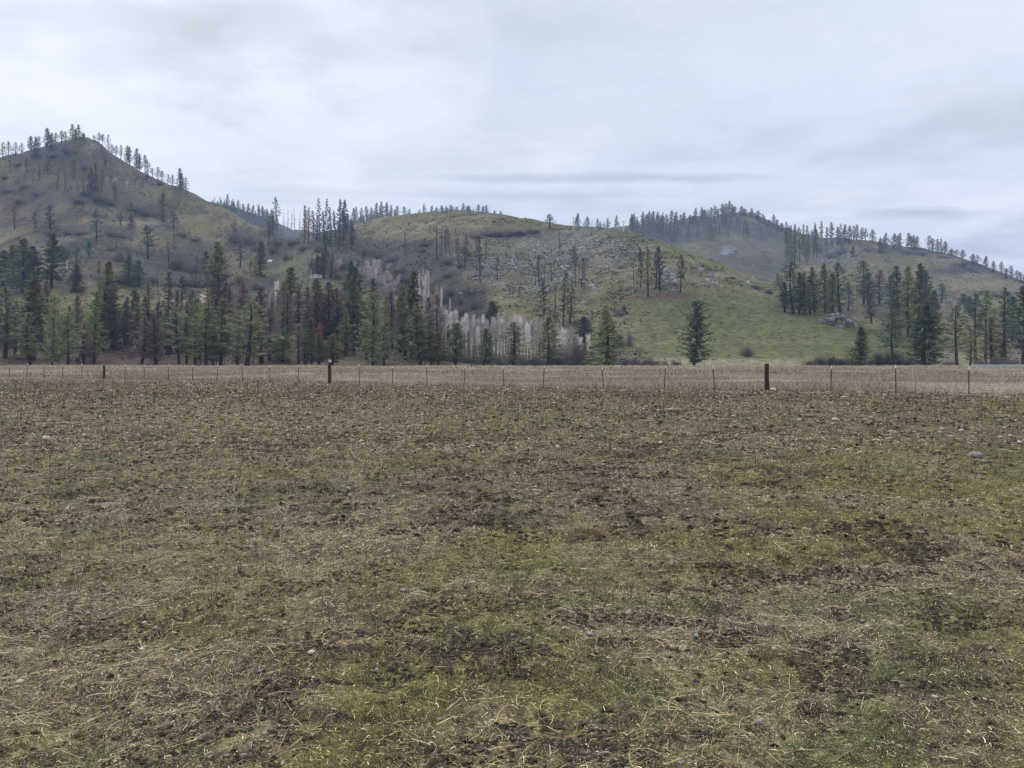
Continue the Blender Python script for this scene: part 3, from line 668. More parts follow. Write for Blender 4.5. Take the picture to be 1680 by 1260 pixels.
SP = [(1240, 678, 4), (1165, 677, 4), (1185, 684, 3), (1203, 686, 6), (1215, 690, 3), (1229, 689, 5), (1240, 690, 3), (1258, 689, 4), (1250, 697, 4), (1279, 679, 3), (1286, 684, 5), (1312, 692, 7), (1342, 694, 4), (1358, 695, 3), (1371, 691, 8), (1366, 697, 4), (1402, 692, 4), (1402, 698, 4), (1429, 688, 5), (1425, 697, 4), (1461, 708, 4), (1487, 709, 5), (1545, 706, 6), (1542, 711, 5), (1577, 708, 6), (1641, 717, 5), (1657, 717, 7), (1649, 726, 4), (1591, 719, 4), (1590, 729, 6), (1672, 728, 6), (1367, 737, 6), (1391, 739, 6), (1354, 723, 4), (1476, 742, 4), (1236, 660, 3), (1255, 650, 4), (1268, 642, 6), (1217, 646, 3), (1300, 732, 5), (875, 659, 4), (910, 661, 4), (960, 661, 4), (973, 665, 5), (813, 667, 4), (1008, 672, 4), (1037, 671, 3), (1046, 677, 3), (1056, 672, 5), (1080, 676, 6), (1093, 673, 4), (1101, 674, 5), (139, 717, 7), (76, 723, 9), (269, 718, 5), (82, 692, 4), (395, 650, 5), (310, 633, 6), (349, 655, 3), (537, 728, 6), (553, 718, 5), (426, 784, 6), (1083, 726, 6), (955, 818, 5), (1440, 914, 6), (910, 938, 8), (924, 949, 8), (962, 938, 7), (760, 972, 6), (683, 1188, 9), (703, 1193, 7), (1533, 1153, 13), (1476, 1150, 9), (32, 1122, 18), (497, 1168, 11), (866, 1116, 9), (316, 1203, 9), (660, 1106, 9)]
for k, (px, py, wd) in enumerate(SP):
    Y = F * CH / (py - HY); X = (px - CX) / F * Y; r = wd * (.74 if py < 900 else .38) / F * Y
    o = obj('stone', STONES[k % 5], loc=(X, Y, float(zf(X, Y)) + r * (.55 if py < 900 else .14)), scale=(r, r * (.8 + .5 * random.random()), r * (.7 + .4 * random.random())), rz=random.random() * 6)
    if py < 700 and px > 1150: lab, gp = 'small pale stone in the scattered band of stones this side of the right-hand fence post', 'stones in the band near the right-hand fence post'
    elif py < 700 and px > 780: lab, gp = 'small pale stone lying in thin grass before the middle of the fence', 'stones before the middle of the fence'
    elif px > 1150 and py < 750: lab, gp = 'small pale stone on the mossy ground near the grey rock', 'stones near the grey rock'
    elif py < 900: lab, gp = 'small whitish stone lying alone in the short grass of the open field', 'stones in the middle of the field'
    else: lab, gp = 'tan pebble among straw and moss at the near edge of the field', 'pebbles in the near grass'
    thing(o, lab, 'stone', gp)
Y = F * CH / (749 - HY); X = (1601 - CX) / F * Y
me = mesh('rock', *(lambda v, f: (v, [f]))(*stone_shape(I3, 91, .55, .8)), [M['granite']], smooth=False)
thing(obj('rock', me, loc=(X, Y, float(zf(X, Y)) + .05), scale=(.12, .10, .13), rz=.4), 'large blue-grey angular rock sitting alone on the mossy field, biggest stone there', 'rock')
# pale dead branch lying in front of the fence on the right
m = MB(); a = F * CH / (725 - HY)
for (p0, p1, r0) in (((1152, 723), (1184, 731), .02), ((1163, 726), (1172, 722), .012)):
    pts = []
    for f in (0, .35, .7, 1):
        px = p0[0] + (p1[0] - p0[0]) * f; py = p0[1] + (p1[1] - p0[1]) * f; Y = F * CH / (py - HY); X = (px - CX) / F * Y
        pts.append((X, Y, float(zf(X, Y)) + .02 + .012 * math.sin(7 * f)))
    m.tube(pts, [r0, r0 * .9, r0 * .7, r0 * .4], 6)
thing(obj('fallen_branch', m.mesh('fallen_branch', m_bark('bark_bleached', (0.40, 0.35, 0.29)), True)), 'bleached grey dead branch lying flat in the grass before the wooden post', 'branch')

# pale dry weeds that stand out, each one a thing
M['weed'] = m_bark('weed_dry', (0.50, 0.42, 0.29), .1)
def weed(px, base, top, lean, seed, label, fork=4):
    r = np.random.default_rng(seed); Y = F * CH / (base - HY); X = (px - CX) / F * Y; z = float(zf(X, Y)); H = (base - top) / F * Y
    m = MB(); s = np.linspace(0, 1, 9); wob = np.cumsum(r.normal(0, .02, 9)) * H
    pts = np.c_[lean / F * Y * s ** 1.4 + wob - wob[0], np.cumsum(r.normal(0, .01, 9)) * H, H * s]
    m.tube(pts, .0046 * (1 - .6 * s) * (Y / 7), 5)
    for k in range(fork):
        f = .45 + .5 * k / fork; b = np.array([np.interp(f, s, pts[:, j]) for j in range(3)]); L = H * (.22 + .2 * r.random()); a = r.random() * 6.28
        d = np.array([math.cos(a) * .8, math.sin(a) * .4, .5 + .3 * r.random()])
        q = [b + d * L * t_ + np.array([0, 0, -.12 * L * t_ * t_]) for t_ in (0, .4, .75, 1)]
        m.tube(q, np.array([.0028, .0024, .0018, .001]) * (Y / 7), 4)
        for t_ in (.55, .8):
            e = b + d * L * t_; g = r.normal(size=3) * .5 + d; m.tube([e, e + g * L * .22, e + g * L * .36], np.array([.0016, .0013, .0008]) * (Y / 7), 4)
    o = obj('dry_weed', m.mesh('dry_weed', M['weed'], True), loc=(X, Y, z)); thing(o, label, 'weed', 'pale dry weeds standing in the field')
weed(389, 888, 800, -8, 1, 'tall pale dry weed stem, leftmost of the two pale stems standing left of centre', 5)
weed(460, 892, 832, 14, 2, 'short pale dry weed curving right, just beside the taller pale stem')
weed(198, 908, 868, 4, 3, 'small bent pale weed stem standing alone on the left of the field', 3)
weed(572, 795, 732, 14, 4, 'branching pale dry weed with a broad open head, middle of the field', 7)
weed(580, 846, 790, 10, 5, 'slender pale weed in front of the broad-headed weed', 4)
weed(880, 778, 742, 12, 6, 'single straight pale stem leaning right, centre of the field', 2)
weed(1018, 826, 780, 14, 7, 'crooked pale weed with a forked flat top, right of centre', 4)
weed(163, 735, 716, 4, 8, 'tiny forked pale weed far out in the left of the field', 3)
weed(1515, 738, 722, 6, 9, 'tiny pale weed standing left of the large grey rock', 3)
def tuft(px, py, H, rad, n, label):
    Y = F * CH / (py - HY); X = (px - CX) / F * Y
    r = rng; a = r.random(n) * 6.283; d = r.random(n) ** .5 * rad
    v, q, c = ribbons(X + np.cos(a) * d, Y + np.sin(a) * d, a + r.normal(0, .4, n), H * (.5 + .7 * r.random(n)), np.abs(r.normal(.7, .3, n)), np.full(n, .006), 0, pick(n, [(0.46, 0.36, 0.21), (0.36, 0.27, 0.15)], (2, 1)), seg=4, up=R(25) + R(50) * r.random(n), tip=.2)
    z = float(zf(X, Y)); v = v - np.array([X, Y, z]); me = mesh('grass_tuft', v, [q], [M['litter']], attrs={'col': c})
    thing(obj('grass_tuft', me, loc=(X, Y, z)), label, 'grass tuft')
tuft(968, 870, .11, .13, 260, 'bright straw-coloured grass tuft standing alone right of the field centre')
tuft(180, 726, .10, .10, 120, 'small straw-coloured grass tuft far out in the left of the field')
# ------------------------------------------------------------------ trees
ASP = 0.15                              # nominal crown half-width for a tree of height 1
KINDS = {   # base of crown, branches, clumps, blades, blade length, blade width, droop (low, top), gaps
 'pine':   dict(base=.12, nbr=120, ncl=5, nbl=7, bl=.034, bw=.0095, d0=-.25, d1=.75, gap=.35, prof='pine'),
 'fir':    dict(base=.05, nbr=190, ncl=5, nbl=7, bl=.032, bw=.0095, d0=-.35, d1=.7, gap=.25, prof='cone'),
 'column': dict(base=.07, nbr=190, ncl=5, nbl=8, bl=.034, bw=.0095, d0=-.15, d1=.8, gap=.3, prof='column'),
 'sparse': dict(base=.26, nbr=58, ncl=4, nbl=8, bl=.038, bw=.010, d0=-.15, d1=.6, gap=.5, prof='pine', near=.45),
 'thin':   dict(base=.12, nbr=115, ncl=5, nbl=6, bl=.030, bw=.0065, d0=-.25, d1=.6, gap=.5, prof='pine'),
 'bottle': dict(base=.15, nbr=110, ncl=5, nbl=6, bl=.032, bw=.009, d0=-.2, d1=.7, gap=.45, prof='round'),
 'spire':  dict(base=.70, nbr=70, ncl=3, nbl=6, bl=.026, bw=.009, d0=-.1, d1=.8, gap=.2, prof='cone'),
 'small':  dict(base=.08, nbr=70, ncl=3, nbl=5, bl=.060, bw=.018, d0=-.2, d1=.7, gap=.35, prof='pine'),
 'smallsparse': dict(base=.22, nbr=46, ncl=3, nbl=4, bl=.055, bw=.015, d0=-.1, d1=.6, gap=.5, prof='pine', near=.4),
}
def profile(kind, u):
    if kind == 'cone': return np.minimum(1, .55 + u / .12 * .45) * (1 - u) ** .8 * .97 + .03
    if kind == 'column': return np.minimum(1, .75 + u * 1.5) * np.where(u > .72, np.sqrt(np.clip(1 - ((u - .72) / .30) ** 2, 0, 1)), 1) * (.9 + .1 * np.sin(u * 17))
    if kind == 'round': return np.minimum(1, .6 + u * 1.6) * np.where(u > .35, np.clip((1 - u) / .65, 0, 1) ** .62, 1)
    return np.minimum(1, .68 + u / .18 * .32) * np.clip(1 - u, 0, 1) ** .80 * .97 + .03
_cache = {}
def conifer(kind, variant, col, bark='bark', single=False):
    key = (kind, variant, col, bark, single)
    if key in _cache: return _cache[key]
    r = np.random.default_rng(hash((kind, variant)) % 99991 if False else sum(map(ord, kind)) * 13 + variant * 101)
    P = dict(KINDS[kind]); P['base'] *= r.uniform(.6, 1.7) if kind != 'spire' else 1; P['gap'] = min(.62, P['gap'] * r.uniform(.7, 1.5)); P['d1'] *= r.uniform(.7, 1.15); P['d0'] += r.uniform(-.15, .12)
    n = int(P['nbr'] * r.uniform(.75, 1.1))
    u = (np.arange(n) + r.random(n)) / n; t = P['base'] + (1 - P['base']) * .985 * u
    az = np.arange(n) * 2.39996 + r.normal(0, .5, n)
    lump = .42 + 1.1 * vn(az * 1.2 + 50, t * 8, variant + 3)
    L = ASP * profile(P['prof'], u) * lump * (.75 + .4 * r.random(n))
    hole = vn(np.cos(az) * 1.4 + 9, t * 7 + np.sin(az) * 1.4, variant + 61) < P['gap'] * .75
    L = np.where(hole, L * .45, L)
    el = P['d0'] + (P['d1'] - P['d0']) * u ** 1.3 + r.normal(0, .12, n)
    bend = np.array([r.normal(0, .012), r.normal(0, .012)])
    lean = lambda tt: np.stack([bend[0] * np.sin(tt * 3), bend[1] * np.sin(tt * 2.4), tt * 0], -1)
    d = np.stack([np.cos(az) * np.cos(el), np.sin(az) * np.cos(el), np.sin(el)], -1)
    b = lean(t); b[:, 2] = t
    # needles
    ncl, nbl = P['ncl'], P['nbl']; s0 = P.get('near', .22)
    s = s0 + (1 - s0) * (np.arange(ncl)[None] + r.random((n, ncl))) / ncl
    C = b[:, None] + d[:, None] * (L[:, None] * s)[..., None]; C[..., 2] += (L[:, None] * s ** 2) * .25
    C = C.reshape(-1, 3) + r.normal(0, .006, (n * ncl, 3)); dd = np.repeat(d, ncl, axis=0)
    tone = np.repeat(.72 + .56 * vn(az * 1.6, t * 12, variant + 17), ncl) * (.75 + .5 * r.random(n * ncl))
    N = len(C) * nbl; C = np.repeat(C, nbl, axis=0); dd = np.repeat(dd, nbl, axis=0); tone = np.repeat(tone, nbl) * (.85 + .3 * r.random(N))
    v = .75 * dd + r.normal(0, .62, (N, 3)) + np.array([0, 0, .18]); v /= np.linalg.norm(v, axis=1)[:, None]
    w = r.normal(size=(N, 3)); w -= v * (w * v).sum(1)[:, None]; w /= np.linalg.norm(w, axis=1)[:, None]
    ts = np.repeat(.45 + .55 * np.clip((1 - np.repeat(u, ncl)) / .45, 0, 1), nbl)
    bl = ts * P['bl'] * (.6 + .7 * r.random(N)); bw = P['bw'] * (.7 + .6 * r.random(N))
    V = np.stack([C - w * (bw * .5)[:, None], C + w * (bw * .5)[:, None], C + v * bl[:, None]], 1).reshape(-1, 3)
    V[:, 2] = np.clip(V[:, 2], .005, 1.0); T = np.arange(N * 3).reshape(-1, 3); TN = np.repeat(tone, 3)
    # trunk and limbs
    m = MB(); tt = np.linspace(0, .97, 9); pts = lean(tt); pts[:, 2] = tt
    m.tube(pts, np.array([.0150, .0125, .0112, .0100, .0086, .0070, .0052, .0034, .0014]), 6)
    for k in range(0, n, 1 if kind in ('sparse', 'thin', 'smallsparse') else 2):
        e = b[k] + d[k] * L[k] * .85 + np.array([0, 0, L[k] * .18])
        m.tube([b[k], b[k] * .5 + e * .5 - np.array([0, 0, L[k] * .03]), e], [.0030, .0022, .0009], 3, cap=False)
    for k in range(14):                                    # dead stubs under the crown
        z = .05 + (P['base'] + .10) * r.random(); a = r.random() * 6.28; l = ASP * (.15 + .4 * r.random()); p0 = lean(np.array([z]))[0]; p0[2] = z
        m.tube([p0, p0 + np.array([math.cos(a) * l, math.sin(a) * l, -.12 * l])], [.0022, .0008], 3, cap=False)
    if single:
        tv = np.vstack(m.V); p4 = np.vstack(m.P4); p3 = np.vstack(m.P3)
        res = mesh('tree', np.vstack([V, tv]), [np.vstack([T, p3 + len(V)]), p4 + len(V)], [M[col], M[bark]], midx=np.r_[np.zeros(len(T)), np.ones(len(p3) + len(p4))], attrs={'tone': np.r_[TN, np.ones(len(tv))]})
    else:
        res = (m.mesh('trunk', M[bark], True), mesh('crown', V, [T], [M[col]], attrs={'tone': TN}))
    _cache[key] = res; return res
def snag(variant, bark='char', limbs=46, reach=.10):
    key = ('snag', variant, bark, limbs, reach)
    if key in _cache: return _cache[key]
    r = np.random.default_rng(500 + variant); m = MB(); tt = np.linspace(0, 1, 9)
    bx = r.normal(0, .01, 2); pts = np.c_[bx[0] * np.sin(tt * 3), bx[1] * np.sin(tt * 2.2), tt]
    m.tube(pts, np.array([.0155, .0135, .0122, .011, .0095, .0078, .0058, .0038, .0016]), 6)
    for k in range(limbs):
        z = .18 + .78 * r.random(); a = r.random() * 6.28; l = reach * (1.15 - z) * (.3 + 1.0 * r.random()) + .01
        p0 = np.array([np.interp(z, tt, pts[:, 0]), np.interp(z, tt, pts[:, 1]), z]); dr = np.array([math.cos(a), math.sin(a), r.normal(.05, .3)])
        p1 = p0 + dr * l * .6; p2 = p0 + dr * l + np.array([0, 0, r.normal(0, .15) * l])
        m.tube([p0, p1, p2], [.0034, .0022, .0009], 3, cap=False)
        if r.random() < .6:
            m.tube([p1, p1 + np.array([math.cos(a + .8), math.sin(a + .8), .2]) * l * .4], [.0016, .0006], 3, cap=False)
    _cache[key] = me = m.mesh('dead_tree', M[bark], True); return me
def bare_tree(variant, bark, twig, stems=1, spread=.10, ntw=900, base=.30, tl=.075):
    """leafless broadleaf: stems, limbs and a haze of fine twigs"""
    key = ('bare', variant, bark, twig, stems, spread, ntw, base)
    if key in _cache: return _cache[key]
    r = np.random.default_rng(900 + variant); m = MB(); tips = []
    for s in range(stems):
        a = r.random() * 6.28; k = spread * (.3 + r.random()) if stems > 1 else .02; H = .75 + .25 * r.random() if s else 1.0
        tt = np.linspace(0, 1, 8); wob = np.cumsum(r.normal(0, .006, (8, 2)), axis=0)
        pts = np.c_[math.cos(a) * k * tt ** .8 + wob[:, 0], math.sin(a) * k * tt ** .8 + wob[:, 1], H * tt]
        m.tube(pts, np.array([.0125, .0112, .0100, .0088, .0072, .0054, .0036, .0014]) * (1.25 if stems == 1 else 1.05), 5)
        for j in range(16 if stems == 1 else 10):
            z = base + (.95 - base) * r.random(); p0 = np.array([np.interp(z, tt, pts[:, 0]), np.interp(z, tt, pts[:, 1]), H * z]); b = r.random() * 6.28
            l = (.10 + .16 * r.random()) * (1.25 - z) * 1.1; dr = np.array([math.cos(b) * .62, math.sin(b) * .62, .75]); p1 = p0 + dr * l * .5; p2 = p0 + dr * l + np.array([0, 0, .1 * l])
            m.tube([p0, p1, p2], [.0042, .0030, .0010], 3, cap=False); tips += [p0 * .4 + p1 * .6, p1, p1 * .5 + p2 * .5, p2]
        tips += [pts[-1], pts[-2], pts[-3]]
    tips = np.array(tips); C = tips[r.integers(0, len(tips), ntw)] + r.normal(0, .022, (ntw, 3))
    v = r.normal(0, .6, (ntw, 3)) + np.array([0, 0, .55]); v /= np.linalg.norm(v, axis=1)[:, None]
    w = np.cross(v, r.normal(size=(ntw, 3))); w /= np.linalg.norm(w, axis=1)[:, None]
    bl = tl * (.5 + r.random(ntw)); bw = .0055 if twig == 'pale' else .0045
    V = np.stack([C - w * bw * .5, C + w * bw * .5, C + v * bl[:, None]], 1).reshape(-1, 3); V[:, 2] = np.clip(V[:, 2], .02, 1.04)
    res = (m.mesh('trunk', M[bark], True), mesh('twigs', V, [np.arange(ntw * 3).reshape(-1, 3)], [M[twig]], attrs={'tone': np.repeat(.7 + .6 * r.random(ntw), 3)}))
    _cache[key] = res; return res
def shrub_mesh(variant, col, n=2600):
    """leafless bush: height 1, half-width 1"""
    key = ('shrub', variant, col, n)
    if key in _cache: return _cache[key]
    r = np.random.default_rng(1300 + variant); m = []
    lob = r.normal(0, .38, (9, 2)); lh = .55 + .45 * r.random(9)
    k = r.integers(0, 9, n); q = r.normal(size=(n, 3)); q /= np.linalg.norm(q, axis=1)[:, None]; q[:, 2] = np.abs(q[:, 2])
    rad = r.random(n) ** .45
    C = np.c_[lob[k] + q[:, :2] * .46 * rad[:, None], lh[k] * q[:, 2] * rad]
    v = q * .6 + r.normal(0, .5, (n, 3)) + np.array([0, 0, .5]); v /= np.linalg.norm(v, axis=1)[:, None]
    w = np.cross(v, r.normal(size=(n, 3))); w /= np.linalg.norm(w, axis=1)[:, None]
    bl = .16 * (.5 + r.random(n)); bw = .014 + .012 * r.random(n)
    V = np.stack([C - w * bw[:, None] * .5, C + w * bw[:, None] * .5, C + v * bl[:, None]], 1); T = np.repeat((.6 + .8 * r.random(n)) * (.8 + .4 * vn(C[:, 0] * 4, C[:, 1] * 4 + C[:, 2] * 3, variant)), 3)
    ns = 70; a = r.random(ns) * 6.283; e = .5 + 1.0 * r.random(ns); L = .5 + .5 * r.random(ns)      # stems from the ground
    S0 = np.c_[np.cos(a) * .25 * r.random(ns), np.sin(a) * .25 * r.random(ns), np.zeros(ns) - .05]; S1 = S0 + np.c_[np.cos(a) * np.cos(e), np.sin(a) * np.cos(e), np.sin(e)] * L[:, None] * .8
    sw = np.c_[-np.sin(a), np.cos(a), a * 0] * .022
    V2 = np.stack([S0 - sw, S0 + sw, S1], 1)
    V = np.concatenate([V, V2]).reshape(-1, 3); V[:, 2] = np.clip(V[:, 2], -.05, 1.1)
    me = mesh('shrub', V, [np.arange(len(V)).reshape(-1, 3)], [M[col]], attrs={'tone': np.r_[T, np.full(ns * 3, .6)]}); _cache[key] = me; return me

_v = {}
def nextv(k, n):
    _v[k] = (_v.get(k, -1) + 1) % n; return _v[k]
def spot(px, base, hill=None, Y=None):
    if Y is not None:
        k = hill or 'left'; X = (px - CX) / F * Y
        z = HILLS[k].zat(px, Y) if HILLS[k].px[0] <= px <= HILLS[k].px[1] else 0
        return X, Y, max(z, float(zf(X, Y)))
    if base >= 599.3 and hill is None:
        Y = 254 + (602.5 - min(base, 602.5)) * 4 + rng.random() * 4; X = (px - CX) / F * Y
        return X, Y, float(zf(X, Y)) - .05
    return ground_at(px, base, hill)
TREES = []
def tree(name, kind, col, px, top, base, wd, label, group=None, hill=None, bark='bark', cat='tree', single=False, Y=None):
    X, Yd, Z = spot(px, base, hill, Y)
    app = HY - (Z - CH) / Yd * F                       # where the foot really shows
    H = (app - top) / F * Yd
    if H < 2: H = max(2.0, (base - top) / F * Yd)
    W = wd / F * Yd * .5 * (1.0 if kind in ('snag', 'shrub', 'aspen', 'stems', 'cottonwood') else 1.25 if kind == 'column' else 1.5 if single else 1.92)
    rz = random.random() * 6.283
    if kind == 'snag':
        o = obj(name, snag(nextv('snag', 7), bark if bark != 'bark' else 'char', reach=min(.35, wd / max(base - top, 1) * .8)), loc=(X, Yd, Z - .2), scale=(H, H, H), rz=rz)
    elif kind == 'shrub':
        o = obj(name, shrub_mesh(nextv('shrub', 5), col), loc=(X, Yd, Z - .1), scale=(W, W * .9, H), rz=rz)
    elif kind in ('aspen', 'stems', 'cottonwood'):
        a = dict(aspen=dict(stems=1, ntw=800, base=.40, tl=.10), stems=dict(stems=4, spread=.10, ntw=500, base=.5, tl=.05), cottonwood=dict(stems=3, spread=.42, ntw=2600, base=.2, tl=.085))[kind]
        tr, cr = bare_tree(nextv(kind, 4), bark, col, **a)
        o = obj(name, None, loc=(X, Yd, Z - .15), rz=rz, scale=(W / .2 if kind != 'cottonwood' else W / .42, W / .2 if kind != 'cottonwood' else W / .42, H))
        o.empty_display_size = .1; obj('trunk', tr, o); obj('twigs', cr, o)
    elif single:
        o = obj(name, conifer(kind, nextv(kind, 9), col, bark, True), loc=(X, Yd, Z - .3), scale=(W / ASP, W / ASP, H + .3), rz=rz)
    else:
        tr, cr = conifer(kind, nextv(kind, 9), col, bark)
        o = obj(name, None, loc=(X, Yd, Z - .15), scale=(W / ASP, W / ASP, H + .15), rz=rz)
        o.empty_display_size = .1; obj('trunk', tr, o); obj('crown', cr, o)
    if kind in KINDS or kind == 'snag': o.rotation_euler[0] = random.gauss(0, .025); o.rotation_euler[1] = random.gauss(0, .03)
    thing(o, label, cat, group); return o
ORD = 'first second third fourth fifth sixth seventh eighth ninth tenth eleventh twelfth thirteenth fourteenth fifteenth sixteenth seventeenth eighteenth nineteenth twentieth'.split()
TENS = {20: 'twenty', 30: 'thirty', 40: 'forty', 50: 'fifty'}
def ordn(n):
    if n <= 20: return ORD[n - 1]
    t_, u_ = n // 10 * 10, n % 10
    return {30: 'thirtieth', 40: 'fortieth', 50: 'fiftieth'}[t_] if u_ == 0 else TENS[t_] + '-' + ORD[u_ - 1]
